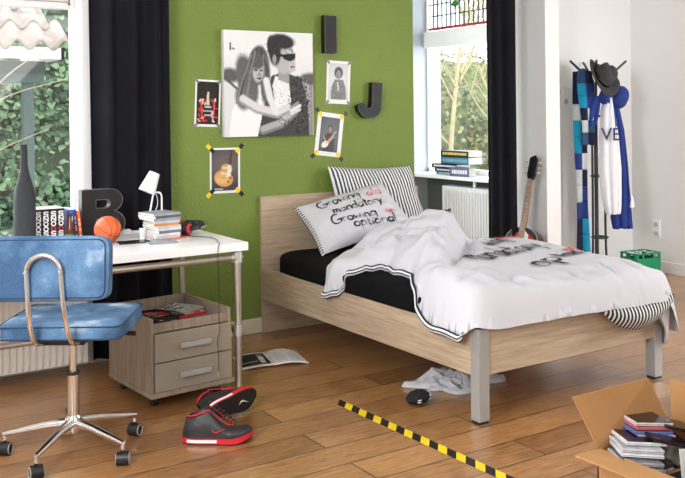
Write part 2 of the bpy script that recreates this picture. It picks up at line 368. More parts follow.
# right window: frame, transom, leaded upper pane
wn = M(); wn.bx(2.40, 2.47, .46, .50, .86, 2.65); wn.bx(2.40, 2.47, 1.31, 1.33, .86, 2.65); wn.bx(2.37, 2.47, .46, 1.33, 1.975, 2.12); wn.bx(2.40, 2.47, .46, 1.33, .86, .90)
wr = struct(wn.build('window_2', SATIN, bevel=.003))
M().bx(2.43, 2.436, .50, 1.31, .90, 1.975).build('pane', GLASS, wr)
M().bx(2.43, 2.436, .50, 1.31, 2.12, 2.65).build('leaded_pane', GLASS, wr)
m = M()
for i in range(1, 14):
    y = 1.31 - i * .0605; m.bx(2.416, 2.43, y - .0032, y + .0032, 2.145, 2.65)
for i in range(5): z = 2.26 + i * .105; m.bx(2.416, 2.43, .5, 1.31, z - .004, z + .004)
m.build('leading', mat('lead_strip', rgb(40, 42, 46), .6), wr)
m = M(); m.bx(2.420, 2.431, .52, 1.31, 2.135, 2.158); m.bx(2.420, 2.431, .52, .545, 2.135, 2.65)
m.build('red_glass_border', mat('red_stained_glass', rgb(170, 30, 44), .4), wr)
P = lambda u, v, d: Vector((2.408 + d, .93 - u, 2.34 + v))
M().prism([(-.075, .0), (-.02, .02), (0, .05), (.02, .02), (.075, 0), (.02, -.02), (0, -.03), (-.02, -.02)], 0, .008, P).build('green_glass_star', mat('green_stained_glass', rgb(50, 120, 60), .3), wr)
M().prism([(-.012, -.028), (.012, -.028), (0, -.07)], 0, .008, P).build('red_glass_point', MATS['red_stained_glass'], wr)
sbox('trim_3', 2.16, 2.40, .24, 1.33, .83, .86, SATIN, .004)                    # sill board of the right window
# socket and switch
def switchplate(name, label, fn, kind):
    t = thing(name, label, kind, fn(0, 0, 0)); b = Vector(fn(0, 0, 0)); g = lambda u, v, d: fn(u, v, d) - b
    m = M(); m.prism([(-.04, -.075), (.04, -.075), (.04, .075), (-.04, .075)], 0, .014, g); m.build('cover_plate', SATIN, t, bevel=.003)
    m = M(); m.prism(arc(0, -.037, .022, .022, 0, 330, 11), .013, .017, g); m.build('socket_face', mat('socket_grey', rgb(190, 190, 190), .4), t)
    m = M()
    for dx in (-.008, .008): m.prism(arc(dx, -.037, .003, .003, 0, 300, 5), .016, .0185, g)
    m.build('pin_hole', BLACK, t)
    m = M(); m.prism([(-.024, .012), (.024, .012), (.024, .06), (-.024, .06)] if kind == 'switch' else arc(0, .037, .022, .022, 0, 330, 11), .013, .018, g); m.build('rocker' if kind == 'switch' else 'socket_face', SATIN if kind == 'switch' else MATS['socket_grey'], t, bevel=.002)
switchplate('light_switch', 'white light switch with socket below on the wall left of the coat rack', lambda u, v, d: Vector((2.955 + u, .18 - d, 1.51 + v)), 'switch')
switchplate('wall_socket', 'white double wall socket low on the right wall above the green crate', lambda u, v, d: Vector((3.79 - d, -.076 - u, .37 + v)), 'socket')

# ------------------------------------------------------------------ blind
t = thing('roller_blind', 'rolled-up pale grey blind at the top of the left window', 'blind', (-2.2, -.10, 1.99))
m = M(); m.bx(-1.08, .97, -.03, .03, .0, .035); m.build('bottom_rail', mat('blind_rail_white', rgb(225, 226, 226), .5), t, bevel=.005)
m = M()
for i in range(16): m.bx(-1.08, .97, -.025, .025, .038 + i * .036, .072 + i * .036)
m.build('folded_cloth', mat('blind_cloth', rgb(206, 206, 204), .8, bump=.2), t, bevel=.004)
m = M(); m.tube([(.955, -.034, .62), (.955, -.034, .04)], .003); m.lathe([(0, -.012), (.008, -.008), (.008, .008), (0, .012)], 8, (.955, -.034, .03)); m.build('pull_cord', mat('bronze_bead', rgb(120, 95, 60), .4), t)

# ------------------------------------------------------------------ curtains
def curtain(name, label, p0, p1, z0, z1, folds, amp, rod):
    a = Vector((*p0, 0)); b = Vector((*p1, 0)); d = (b - a); n = Vector((-d.y, d.x, 0)).normalized(); L = d.length
    t = thing(name, label, 'curtain', (a.x, a.y, 0))
    def f(s, q):
        ph = s * folds * 2 * PI; w = (1 + .25 * math.sin(s * 9.1 + 1)) * (1 - .25 * q)
        off = amp * w * (math.sin(ph + .35 * math.sin(q * 2.2 + s * 5)) + .25 * math.sin(2 * ph + 1.1))
        pp = d * (s + .008 * math.sin(q * 5 + s * 20)) + n * off; return Vector((pp.x, pp.y, z0 + (z1 - z0) * q))
    m = M(); m.grid(int(folds * 16), 24, f); m.build('curtain_panel', BLACKC, t, smooth=True, solid=.004)
    m = M(); m.tube([Vector((0, 0, z1 + .03)) - d * .1, d * 1.1 + Vector((0, 0, z1 + .03))], .011); m.build('curtain_rail', STEEL, t)
    return t
curtain('curtain', 'floor-length black curtain between the left window and the green wall', (-1.125, -.125), (-.655, -.125), .03, 2.72, 3.5, .034, 1)
curtain('curtain', 'floor-length black curtain in front of the right window, behind the guitar', (2.10, .20), (2.115, -.115), .02, 2.72, 3, .026, 1)

# ------------------------------------------------------------------ radiators
def radiator(name, label, loc, rz, L, H, D):
    t = thing(name, label, 'radiator', loc, rz)
    def f(a, b):
        x = a * L; k = (x / .034) % 1; e = min(1, min(b, 1 - b) * 14); ridge = (1 if .3 < k < .75 else 0) * e
        if x < .03 or x > L - .03: ridge = 0
        return Vector((x, -ridge * .012, b * H))
    m = M(); m.grid(int(L / .034 * 8), 28, f); RE = mat('radiator_enamel', rgb(224, 220, 212), .35, var=.01) if L > 1 else mat('bright_radiator_enamel', rgb(214, 214, 214), .4, var=.01); m.build('front_panel', RE, t, smooth='auto')
    M().bx(0, L, .004, D, 0, H).build('body', RE, t, bevel=.006)
    for bx0 in (.15, L - .2): M().bx(bx0, bx0 + .04, D, D + .03, .1, H - .1).build('wall_bracket', STEEL, t)
    m = M(); m.tube([(L - .05, D / 2, 0), (L - .05, D / 2, -loc[2])], .009); m.build('pipe', MATS['radiator_enamel'], t)
    return t
radiator('radiator', 'wide ribbed radiator under the left window behind the blue chair', (-3.0, -.29, .075), 0, 1.79, .56, .20)
r2 = radiator('radiator', 'white ribbed radiator under the sill of the right window', (2.25, .94, .12), -PI / 2, .66, .645, .11)
m = M(); m.tube([(.36, .055, .64), (.36, .055, .71)], .014); m.build('vent_pipe', SATIN, r2)

# ------------------------------------------------------------------ desk
DX, DY = -.602, -1.008
t = thing('desk', 'white-topped desk on a silver tube frame under the left window', 'desk', (DX, DY, 0))
M().bx(-1.6, 0, 0, .81, .708, .75).build('desk_top', mat('white_laminate', rgb(242, 242, 242), .3, var=.01), t, bevel=.003)
TUBE = mat('satin_tube', (.62, .60, .56), .28, .9, var=.05)
for x, y in ((-.043, .04), (-.043, .77), (-1.557, .04), (-1.557, .77)): M().tube([(x, y, 0), (x, y, .708)], .017, 16).build('leg', TUBE, t, smooth='auto')
for y in (.04, .77): M().tube([(-1.557, y, .672), (-.043, y, .672)], .017, 16).build('upper_rail', TUBE, t, smooth='auto')
for x in (-.043, -1.557):
    M().tube([(x, .04, .30), (x, .77, .30)], .014, 14).build('side_rail', TUBE, t, smooth='auto')
M().tube([(-1.557, .41, .30), (-.043, .41, .30)], .016, 14).build('lower_rail', TUBE, t, smooth='auto')
for x, y, z in ((-.043, .04, .672), (-.043, .04, .30), (-.043, .77, .30), (-1.557, .04, .30)):
    m = M(); m.tube([(x, y, z - .026), (x, y, z + .026)], .024, 16); m.tube([(x - .035, y, z), (x, y, z)] if z > .5 else [(x, y, z), (x, y + .035 * (1 if y < .5 else -1), z)], .022, 14)
    m.tube([(x + .02, y, z), (x + .032, y, z)], .006, 8); m.build('clamp', mat('cast_clamp', (.7, .7, .7), .35, .85), t, smooth='auto')

# ------------------------------------------------------------------ drawer unit
T = thing('drawer_unit', 'low grey-oak drawer unit on casters below the desk', 'drawer unit', (-.940, -.775, 0), math.radians(5))
W2, D2 = .22, .24
m = M(); m.bx(-W2 - .004, W2 + .012, -D2 - .012, D2, .055, .08); m.bx(-W2, -W2 + .018, -D2, D2, .08, .43); m.bx(W2 - .018, W2, -D2, D2, .08, .43)
m.bx(-W2 + .018, W2 - .018, D2 - .018, D2, .08, .43); m.bx(-W2 + .018, W2 - .018, -D2, D2 - .018, .362, .376); m.bx(-W2 + .018, W2 - .018, -D2, -D2 + .018, .376, .405)
m.build('body', OAK_Z, T, bevel=.002)
TAUPE = mat('taupe_lacquer', rgb(150, 141, 125), .45, var=.03)
for z0, z1 in ((.083, .218), (.223, .358)):
    d = M().bx(-W2 + .020, W2 - .004, -D2 - .014, -D2 + .002, z0, z1).build('drawer', TAUPE, T, bevel=.002)
    zc = (z0 + z1) / 2; m = M(); m.box((.005, -D2 - .034, zc), (.165, .014, .024)); m.bx(-.07, -.055, -D2 - .03, -D2 - .012, zc - .006, zc + .006); m.bx(.065, .08, -D2 - .03, -D2 - .012, zc - .006, zc + .006)
    m.build('handle', SILVER, d, bevel=.003)
for x, y in ((-.17, -.17), (.17, -.17), (-.17, .17), (.17, .17)):
    m = M(); m.tube([(x - .014, y, .024), (x + .014, y, .024)], .024, 16); m.bx(x - .018, x + .018, y - .015, y + .015, .044, .056); m.build('caster', BLACK, T, smooth='auto')

# ------------------------------------------------------------------ office chair
def denim():
    m = bpy.data.materials.new('washed_denim'); m.use_nodes = True; N = m.node_tree.nodes; L = m.node_tree.links; b = N['Principled BSDF']; b.inputs['Roughness'].default_value = .85; b.inputs['Specular IOR Level'].default_value = .2
    tc = N.new('ShaderNodeTexCoord'); n = N.new('ShaderNodeTexNoise'); n.inputs['Scale'].default_value = 5.5; n.inputs['Detail'].default_value = 3; L.new(tc.outputs['Object'], n.inputs['Vector'])
    r = N.new('ShaderNodeValToRGB'); e = r.color_ramp.elements; e[0].position = .40; e[0].color = (*rgb(62, 92, 126), 1); e[1].position = .74; e[1].color = (*rgb(196, 212, 224), 1); k = e.new(.58); k.color = (*rgb(96, 130, 164), 1); L.new(n.outputs['Fac'], r.inputs[0])
    n2 = N.new('ShaderNodeTexNoise'); n2.inputs['Scale'].default_value = 160; n2.inputs['Detail'].default_value = 2; L.new(tc.outputs['Object'], n2.inputs['Vector'])
    mx = N.new('ShaderNodeMix'); mx.data_type = 'RGBA'; mx.blend_type = 'OVERLAY'; mx.inputs[0].default_value = .35; L.new(r.outputs[0], mx.inputs[6]); L.new(n2.outputs['Color'], mx.inputs[7])
    hs = N.new('ShaderNodeRGBToBW'); L.new(n2.outputs['Fac'], hs.inputs[0]); L.new(hs.outputs[0], mx.inputs[7]); L.new(mx.outputs[2], b.inputs['Base Color'])
    bp = N.new('ShaderNodeBump'); bp.inputs['Strength'].default_value = .3; bp.inputs['Distance'].default_value = .003; L.new(n2.outputs['Fac'], bp.inputs['Height']); L.new(bp.outputs[0], b.inputs['Normal']); return m
DEN = denim(); SEAM = mat('dark_denim_seam', rgb(38, 62, 92), .9, var=.2, vscale=60)
C = thing('office_chair', 'blue denim swivel chair with chrome base in front of the desk', 'chair', (-1.59, -1.34, 0), -YAW)
def cushion(cx, cy, cz, sx, sy, sz, n=26, p=7, tuft=None, R=None):
    """rounded box cushion via superellipsoid cube map"""
    m = M(); vs = []; idx = {}
    def key(v): return tuple(round(q, 5) for q in v)
    fs = []
    for ax in range(3):
        for sg in (-1, 1):
            for i in range(n):
                for j in range(n):
                    q = []
                    for a, b in ((i, j), (i + 1, j), (i + 1, j + 1), (i, j + 1)):
                        v = [0, 0, 0]; v[ax] = sg; v[(ax + 1) % 3] = -1 + 2 * a / n; v[(ax + 2) % 3] = -1 + 2 * b / n; k = key(v)
                        if k not in idx: idx[k] = len(vs); vs.append(Vector(v))
                        q.append(idx[k])
                    fs.append(tuple(q))
    out = []
    for v in vs:
        l = (abs(v.x) ** p + abs(v.y) ** p + abs(v.z) ** p) ** (1 / p); u = v / l; co = Vector((u.x * sx / 2, u.y * sy / 2, u.z * sz / 2))
        if tuft: co = tuft(co)
        if R is not None: co = R @ co
        out.append(co + Vector((cx, cy, cz)))
    return m.add(out, fs)
def seat_tuft(c):
    if c.z > 0:
        c = c.copy()
        for tx, ty in ((-.07, .05), (.07, .05), (-.07, -.07), (.07, -.07)): c.z -= .012 * math.exp(-((c.x - tx) ** 2 + (c.y - ty) ** 2) / .0007)
        c.z -= .005 * math.exp(-(c.y + .01) ** 2 / .0001)
    return c
cushion(0.008, .0, .545, .49, .44, .068, p=9, tuft=seat_tuft).build('seat', DEN, C, smooth=True)
st = [o for o in C.children if o.name.startswith('seat')][0]
def rrect(sx, sy, r, z, n=5):
    pts = []
    for cx, cy, a in ((sx / 2 - r, sy / 2 - r, 0), (-sx / 2 + r, sy / 2 - r, 90), (-sx / 2 + r, -sy / 2 + r, 180), (sx / 2 - r, -sy / 2 + r, 270)): pts += [(*p, z) for p in arc(cx, cy, r, r, a, a + 90, n)]
    return pts
for z in (.570, .522):
    M().tube([(x + .005, y, q) for x, y, q in rrect(.486, .436, .03, z)], .0035, 6, closed=True).build('piping', SEAM, st, smooth=True)
BR = rot('X', -6)
bc = Vector((-.030, -.235, .806))
bk = cushion(*bc, .51, .075, .25, p=9, R=BR); bk = bk.build('backrest', DEN, C, smooth=True)
for y in (-.034, .034):
    M().tube([BR @ Vector((x, y, z)) + bc for x, z, q in rrect(.48, .222, .03, 0)], .0035, 6, closed=True).build('piping', SEAM, bk, smooth=True)
# bent tube carrying the back
path = []
for sgn in (1,):
    pass
def upath():
    r = .066; sh = -.022; L = [(-.072, -.14, .497), (-.072, -.21, .503), (-.072, -.262, .53), (-.070, -.292, .60), (-.067, -.295, .70), (-.066, -.290, .80)]
    top = [(-r * math.cos(math.radians(a)), -.290, .80 + r * math.sin(math.radians(a))) for a in range(15, 180, 15)]
    A_ = L + top + [(-x, y, z) for x, y, z in L[::-1]]; return [(x + sh * sm_(z), y, z) for x, y, z in A_]
sm_ = lambda z: min(1, max(0, (z - .52) / .28))
def smoothpath(P, n=3):
    P = [Vector(p) for p in P]
    for _ in range(n):
        Q = [P[0]]
        for a, b in zip(P[:-1], P[1:]): Q += [a.lerp(b, .25), a.lerp(b, .75)]
        P = Q + [P[-1]]
    return P
M().tube(smoothpath(upath(), 2), .0105, 14).build('back_tube', CHROME, C, smooth=True)
for x in (-.089, .045): M().tube([(x, -.306, .80), (x, -.262, .80)], .006, 10).build('bolt', STEEL, C, smooth='auto')
M().bx(-.09, .09, -.15, .12, .482, .501).build('seat_plate', BLACK, C, bevel=.003)
m = M(); m.tube([(0, 0, .33), (0, 0, .485)], .014, 18); m.build('gas_lift', CHROME, C, smooth='auto')
m = M(); m.tube([(0, 0, .10), (0, 0, .33)], .0245, 20); m.build('column', CHROME, C, smooth='auto')
m = M(); m.tube([(0, 0, .325), (0, 0, .338)], .027, 20); m.build('collar', BLACK, C, smooth='auto')
m = M(); m.tube([(.08, .03, .487), (.21, .05, .482)], .005, 8); m.tube([(.2, .048, .482), (.25, .056, .477)], .010, 10); m.build('height_lever', BLACK, C, smooth='auto')
m = M(); m.lathe([(0, .085), (.03, .085), (.036, .10), (.036, .14), (.028, .155), (0, .155)], 24); m.build('hub', CHROME, C, smooth='auto')
for k in range(5):
    a = math.radians(8 + 72 * k) + YAW; d = Vector((math.cos(a), math.sin(a), 0))
    m = M(); m.tube([d * .02 + Vector((0, 0, .128)), d * .12 + Vector((0, 0, .118)), d * .285 + Vector((0, 0, .088))], [.023, .019, .013], 12, flat=.9); m.tube([d * .28 + Vector((0, 0, .088)), d * .28 + Vector((0, 0, .062))], .009, 10)
    lg = m.build('base_arm', CHROME, C, smooth='auto')
    a2 = .12 + .22 * ((k * 3) % 5 - 2); ax = Vector((math.cos(a2), math.sin(a2), 0)); ce = d * .28 + Vector((0, 0, .027))
    m = M()
    for sg in (-1, 1): m.tube([ce + ax * sg * .005, ce + ax * sg * .024], .027, 20)
    m.tube([ce - ax * .02, ce + ax * .02], .008, 8); m.tube([ce + Vector((0, 0, .02)), ce + Vector((0, 0, .04))], .008, 8); m.tube([ce - ax * .019, ce + ax * .019], .0262, 20)
    cs = m.build('caster', BLACK, lg, smooth='auto')
    m = M()
    for sg in (-1, 1): m.tube([ce + ax * sg * .0245 + (Vector((0, 0, 1)) * math.cos(q * PI / 8) + ax.cross(Vector((0, 0, 1))) * math.sin(q * PI / 8)) * .022 for q in range(16)], .0025, 6, closed=True)
    m.build('tyre_ring', SILVER, cs, smooth=True)

# ------------------------------------------------------------------ things on the desk
DT = .7505
t = thing('vase', 'tall slim matt grey bottle vase at the left end of the desk', 'vase', (-1.585, -.52, DT))
M().lathe([(0, 0), (.050, 0), (.053, .01), (.053, .18), (.051, .25), (.043, .30), (.031, .34), (.021, .38), (.017, .42), (.0155, .505), (.017, .51), (.013, .51), (.012, .47), (0, .47)], 36).build('vase_body', mat('matt_grey_glaze', rgb(40, 42, 46), .7, var=.15, vscale=40, bump=.2, bscale=100), t, smooth='auto')
# boxed set: four ornamental spines
SPW = .037
for k in range(4):
    t = thing('book', ['black and white ornamental book, leftmost of the four beside the vase', 'black and white ornamental book, second from the vase', 'black and white ornamental book with red in its pattern, third from the vase',
                       'black and white ornamental book nearest the leaning coloured books, fourth from the vase'][k], 'book', (-1.520 + k * (SPW + .001) + .02, -.44, DT), 0, 'ornamental books beside the vase')
    M().bx(-SPW / 2, SPW / 2, 0, .15, 0, .176).build('cover', [BLACK], t, bevel=.002)
    m = M(); m.bx(-SPW / 2 + .002, SPW / 2 - .002, .003, .148, .1755, .1775); m.build('pages', mat('paper_edge', rgb(225, 222, 214), .9), t)
    inkc = [(.93, .93, .93)] * 2 + ([(.93, .93, .93), (.8, .2, .2)] if k >= 2 else [(.93, .93, .93)] * 2)
    h = .172 / .035; ops = []
    for j in range(60):
        rs = random.Random(k * 99 + j); ops.append(('e', rs.random(), rs.random() * h * .26, .04, .035, 0, (.9, .9, .9) if k < 2 or j % 3 else (.8, .2, .2), .3))
    LH = .86; ytop = h - .25
    for j, ch in enumerate('SNOOS'):
        y0 = ytop - (j + 1) * (LH - .14); x0, x1 = .2, .8; ym = y0 + .3; yt = y0 + .6; col = (.8, .2, .2) if (k >= 2 and j == 3) else (.95, .95, .95)
        if ch == 'S': pl = [(x1, yt - .05), (x1 - .1, yt), (x0 + .1, yt), (x0, yt - .12), (x0 + .1, ym), (x1 - .1, ym), (x1, ym - .12), (x1 - .1, y0), (x0 + .1, y0), (x0, y0 + .05)]
        elif ch == 'N': pl = [(x0, y0), (x0, yt), (x1, y0), (x1, yt)]
        else: pl = [((x0 + x1) / 2 + .3 * math.cos(a * PI / 6), ym + .3 * math.sin(a * PI / 6)) for a in range(13)]
        ops.append(('l', pl, .075, col))
    sheet('spine_print', .035, .172, paint(.035, .172, 22, (.05, .05, .06), ops), t, lambda u, v: Vector((u - .0175, -.0008, v + .002)))
def plain_book(label, x, y, w, h, d, col, tilt, group=None, name='book', title=None, tcol=None):
    t = thing(name, label, 'book', (x, y, DT + abs(math.sin(math.radians(tilt))) * (w / 2)), 0, group, rot=(0, math.radians(tilt), 0))
    mm = mat('cover_%02x%02x%02x' % col, rgb(*col), .45, var=.08)
    M().bx(-w / 2, w / 2, 0, d, 0, h).build('cover', mm, t, bevel=.0015)
    M().bx(-w / 2 + .002, w / 2 - .002, .003, d + .0006, .003, h + .0006).build('pages', mat('paper_edge', rgb(225, 222, 214), .9), t)
    m = M(); rs = random.Random(int(x * 1000))
    z = .02
    while z < h - .03:
        l = rs.uniform(.01, .03); m.bx(-w * .22, w * .22, -.001, .0002, z, z + l); z += l + rs.uniform(.006, .02)
    m.build('spine_marks', mat('mark_%02x%02x%02x' % (tcol or (230, 225, 200)), rgb(*(tcol or (230, 225, 200))), .5), t)
    return t
plain_book('thin green and white booklet squeezed between the vase and the ornamental books', -1.529, -.42, .008, .14, .13, (60, 150, 90), 0, tcol=(235, 235, 235))
plain_book('purple paperback leaning behind the brown bottle on the desk', -1.336, -.38, .016, .155, .14, (88, 70, 150), 4, 'leaning paperbacks on the desk')
plain_book('bright blue paperback leaning left of the purple-blue one on the desk', -1.313, -.41, .015, .162, .14, (36, 104, 178), -4, 'leaning paperbacks on the desk')
plain_book('violet-blue paperback leaning between the bright blue and the orange one', -1.295, -.41, .014, .162, .14, (58, 62, 150), -5, 'leaning paperbacks on the desk')
plain_book('orange paperback leaning against the big letter B', -1.278, -.42, .016, .155, .14, (232, 104, 42), -5, 'leaning paperbacks on the desk')
t = thing('bottle', 'small brown glass bottle standing between the ornamental and the coloured books', 'bottle', (-1.348, -.47, DT))
M().lathe([(0, 0), (.021, 0), (.023, .008), (.023, .07), (.018, .095), (.0095, .118), (.009, .14), (.011, .142), (.011, .148), (0, .148)], 24).build('bottle_glass', mat('brown_glass', rgb(92, 46, 22), .12), t, smooth='auto')
M().lathe([(.0235, .015), (.0238, .016), (.0238, .045), (.0235, .046)], 24).build('bottle_label', mat('green_label', rgb(70, 130, 70), .6), t, smooth='auto')
# big letters
def loopB(sx, sy):
    o = [(0, 0), (.62, 0)] + arc(.62, .27, .30, .27, -90, 78, 10) + arc(.60, .76, .27, .24, -70, 90, 10) + [(0, 1)]
    i1 = [(.30, .20), (.55, .20)] + arc(.55, .29, .09, .09, -90, 90, 6) + [(.30, .38)]
    i2 = [(.30, .60), (.52, .60)] + arc(.52, .69, .09, .09, -90, 90, 6) + [(.30, .78)]
    return [[(x * sx, y * sy) for x, y in l] for l in (o, i1, i2)]
METAL = mat('worn_black_metal', rgb(32, 32, 33), .5, .3, var=.35, vscale=9, bump=.2, bscale=90)
RIM = mat('worn_metal_edge', rgb(128, 126, 120), .45, .4, var=.3, vscale=40)
XZ = rot('X', 90)
def letter(name, label, loops, depth, loc, rz=0, tilt=0):
    t = thing(name, label, 'letter', loc, rot=(0, math.radians(tilt), rz))
    shape2d('letter_body', loops, depth, METAL, t, XZ, (0, 0, 0))
    m = M()
    for lp in loops:
        m.tube([(x, -depth / 2, y) for x, y in lp], .0016, 5, closed=True)
    m.build('worn_rim', RIM, t)
    return t
letter('letter', 'big worn black metal letter B standing on the desk behind the basketball', loopB(.255, .255), .06, (-1.258, -.34, DT + .001))
# basketball
t = thing('basketball', 'small orange basketball on the desk in front of the letter B', 'basketball', (-1.195, -.60, DT + .069), rot=(.5, .3, .4))
M().lathe([(.068 * math.sin(PI * i / 24), -.068 * math.cos(PI * i / 24)) for i in range(25)], 40).build('ball_skin', mat('orange_ball_rubber', rgb(226, 106, 56), .5, var=.06, bump=.3, bscale=500), t, smooth=True)
m = M(); r = .0683
for pl in (lambda a: (math.cos(a), math.sin(a), 0), lambda a: (0, math.cos(a), math.sin(a))): m.tube([Vector(pl(2 * PI * i / 40)) * r for i in range(40)], .0012, 6, closed=True)
for sg in (-1, 1):
    m.tube([Vector((sg * (.55 + .25 * math.cos(2 * a)), math.sin(a) * .82, math.cos(a) * .82)).normalized() * r for a in [2 * PI * i / 40 for i in range(40)]], .0012, 6, closed=True)
m.build('seams', BLACK, t, smooth=True)
# lamp
t = thing('desk_lamp', 'small white bent-wire desk lamp with tilted shade behind the magazine pile', 'lamp', (-.875, -.40, DT))
m = M(); m.lathe([(0, 0), (.055, 0), (.055, .008), (0, .012)], 28); m.build('base', SATIN, t, smooth='auto')
m = M(); m.tube(smoothpath([(-.045, 0, .005), (-.02, 0, .11), (.005, 0, .235)], 2), .005, 8); m.tube(smoothpath([(.05, 0, .005), (.05, 0, .17), (.05, 0, .21), (.035, 0, .226), (.0, 0, .222)], 2), .005, 8)
m.build('wire_stem', SATIN, t, smooth=True)
m = M(); m.tube(smoothpath([(0, -.01, .25), (.03, -.012, .17), (-.005, -.012, .1), (-.03, 0, .02)], 3), .0018, 6); m.build('lamp_cord', SATIN, t, smooth=True)
Rs = rot('Y', 24)
m = M(); prof = [(.0, .115), (.028, .113), (.030, .11), (.048, .0), (.046, .0), (.027, .108), (0, .108)]
m.lathe(prof, 28, (-.035, 0, .23), 0, Rs); m.build('lamp_shade', SATIN, t, smooth='auto')
# magazine pile : individual things
cols = [(205, 208, 212), (222, 222, 224), (120, 122, 128), (225, 226, 228), (200, 204, 206), (226, 150, 70), (190, 192, 196), (150, 154, 160), (90, 92, 98), (160, 164, 170)]
seq = ['white and pale grey magazine, second from the bottom of the desk pile', 'white magazine, third from the bottom of the desk pile', 'dark grey magazine, fourth from the bottom of the desk pile', 'white magazine, fifth from the bottom of the desk pile',
       'pale grey magazine just below the orange one in the desk pile', 'orange-spined magazine in the middle of the desk pile', 'light grey magazine just above the orange one in the desk pile', 'mid grey magazine, third from the top of the desk pile', 'dark grey magazine, second from the top of the desk pile', 'grey magazine lying on top of the desk pile']
z = DT
def magazine(label, loc, rz, wx, wy, th, col, spine=None, group=None, name='magazine', cat='magazine', rotv=None):
    t = thing(name, label, cat, loc, rz, group, rot=rotv)
    M().bx(-wx / 2, wx / 2, -wy / 2, wy / 2, 0, th).build('pages', mat('paper_edge', rgb(225, 222, 214), .9), t, bevel=.0008)
    m = M(); m.bx(-wx / 2 - .0005, wx / 2 + .0005, -wy / 2 - .0005, wy / 2 + .0005, th, th + .0012); m.bx(-wx / 2 - .0012, wx / 2 + .0005, -wy / 2 - .0012, -wy / 2, 0, th + .0012)
    m.build('cover', mat('mag_%02x%02x%02x' % tuple(col), rgb(*col), .25, var=.15, vscale=14), t)
    return t
th0 = magazine('red and white magazine at the very bottom of the desk pile', (-.88, -.615, z), .35, .15, .17, .006, (205, 110, 90), group='magazines piled on the desk'); z += .0075
for k in range(10):
    th = (.012, .012, .013, .012, .010, .011, .013, .012, .012, .010)[k]; rs = random.Random(k + 3)
    big = k >= 7
    magazine(seq[k], (-.905 + rs.uniform(-.006, .006) - (.012 if big else 0), -.60 + rs.uniform(-.006, .006), z), .12 + rs.uniform(-.14, .14), .135 + (.02 if big else 0), .16, th, cols[k], group='magazines piled on the desk'); z += th + .0014
# flat stuff on desk
magazine('black-covered flat magazine on the desk beside the basketball', (-1.085, -.665, DT), -.12, .16, .10, .004, (34, 36, 42), name='magazine')
t = magazine('thin grey magazine with a pale cover lying before the pile on the desk', (-.965, -.745, DT), -.15, .15, .13, .004, (150, 156, 162))
# small white box with cable behind
t = thing('power_adapter', 'small white adapter box with a cable on the desk behind the ball', 'adapter', (-1.0, -.33, DT))
M().bx(-.035, .02, -.02, .02, 0, .025).build('adapter_body', SATIN, t, bevel=.004)
M().tube(smoothpath([(.02, 0, .01), (.06, .02, .006), (.09, -.02, .006), (.12, -.01, .006)], 3), .0022, 6).build('cable', SATIN, t, smooth=True)
t = thing('plastic_cup', 'small clear-white plastic cup between the ball and the magazine pile', 'cup', (-1.01, -.60, DT))
M().lathe([(0, 0), (.014, 0), (.018, .06), (.0165, .06), (.013, .003), (0, .003)], 20).build('cup_wall', mat('milky_plastic', rgb(235, 236, 238), .2), t, smooth='auto')
# headphones
t = thing('headphones', 'black and red headphones resting on the desk right of the magazine pile', 'headphones', (-.735, -.52, DT + .040), rot=(0, 0, .5)); t.scale = (1.18, 1.18, 1.18)
for sg, nm in ((-1, 0), (1, 1)):
    m = M(); R_ = rot('Y', 90)
    m.lathe([(0, -.012), (.030, -.012), (.034, -.006), (.034, .006), (.028, .012), (0, .012)], 24, (-.055 if sg < 0 else -.03, sg * .05, 0), 0, rot('X', 90) if sg > 0 else rot('X', 90)); e = m.build('ear_cup', BLACK, t, smooth='auto')
    M().lathe([(0, -.003), (.022, -.003), (.022, .002), (0, .004)], 20, (-.055 if sg < 0 else -.03, sg * .064, 0), 0, rot('X', -90 * sg)).build('cup_disc', RED, e, smooth='auto')
    m = M(); m.lathe([(.012, -.008), (.028, -.010), (.034, 0), (.028, .010), (.012, .008)], 24, (-.055 if sg < 0 else -.03, sg * .05 - sg * .018, 0), 0, rot('X', 90)); m.build('ear_pad', RED, e, smooth='auto')
pth = [(-.055, -.062, .0), (-.02, -.078, .004), (.04, -.07, .006), (.085, -.03, .006), (.095, .02, .006), (.06, .06, .006), (-.03, .062, .0)]
M().tube(smoothpath(pth, 3), .011, 8, flat=1.2).build('headband', BLACK, t, smooth=True)
M().tube(smoothpath([(.0, -.080, -.001), (.04, -.083, .0), (.088, -.050, .0), (.107, .02, .0)], 3), .004, 6).build('headband_trim', SILVER, t, smooth=True)
cp = [(-.775, -.60, .005), (-.76, -.66, .003), (-.70, -.74, .003), (-.70, -.84, .003), (-.735, -.92, .003), (-.755, -1.0, .003), (-.775, -1.016, -.006), (-.782, -1.028, -.08), (-.778, -1.034, -.2), (-.785, -1.036, -.33), (-.776, -1.036, -.42), (-.797, -1.036, -.47), (-.786, -1.036, -.53), (-.788, -1.036, -.62)]
cpo = Vector((-.725, -.50, DT + .035))
M().tube([v for v in smoothpath([Vector(p) - Vector((-.785, -1.015, 0)) for p in cp], 3)], .0019, 6).build('cord', BLACK, None, smooth=True)
cord = bpy.data.objects['cord']; cord.parent = t
cord.matrix_parent_inverse = Matrix.Identity(4)
_T = Matrix.Translation(t.location) @ Matrix.Rotation(.5, 4, 'Z') @ Matrix.Scale(1.18, 4)
cord.data.transform(_T.inverted() @ Matrix.Translation(Vector((-.785, -1.015, DT + .001))))
m = M(); m.tube([(-.788, -1.036, DT - .62), (-.788, -1.036, DT - .645)], .004, 8); j = m.build('plug', SILVER, t, smooth='auto'); j.data.transform(_T.inverted())

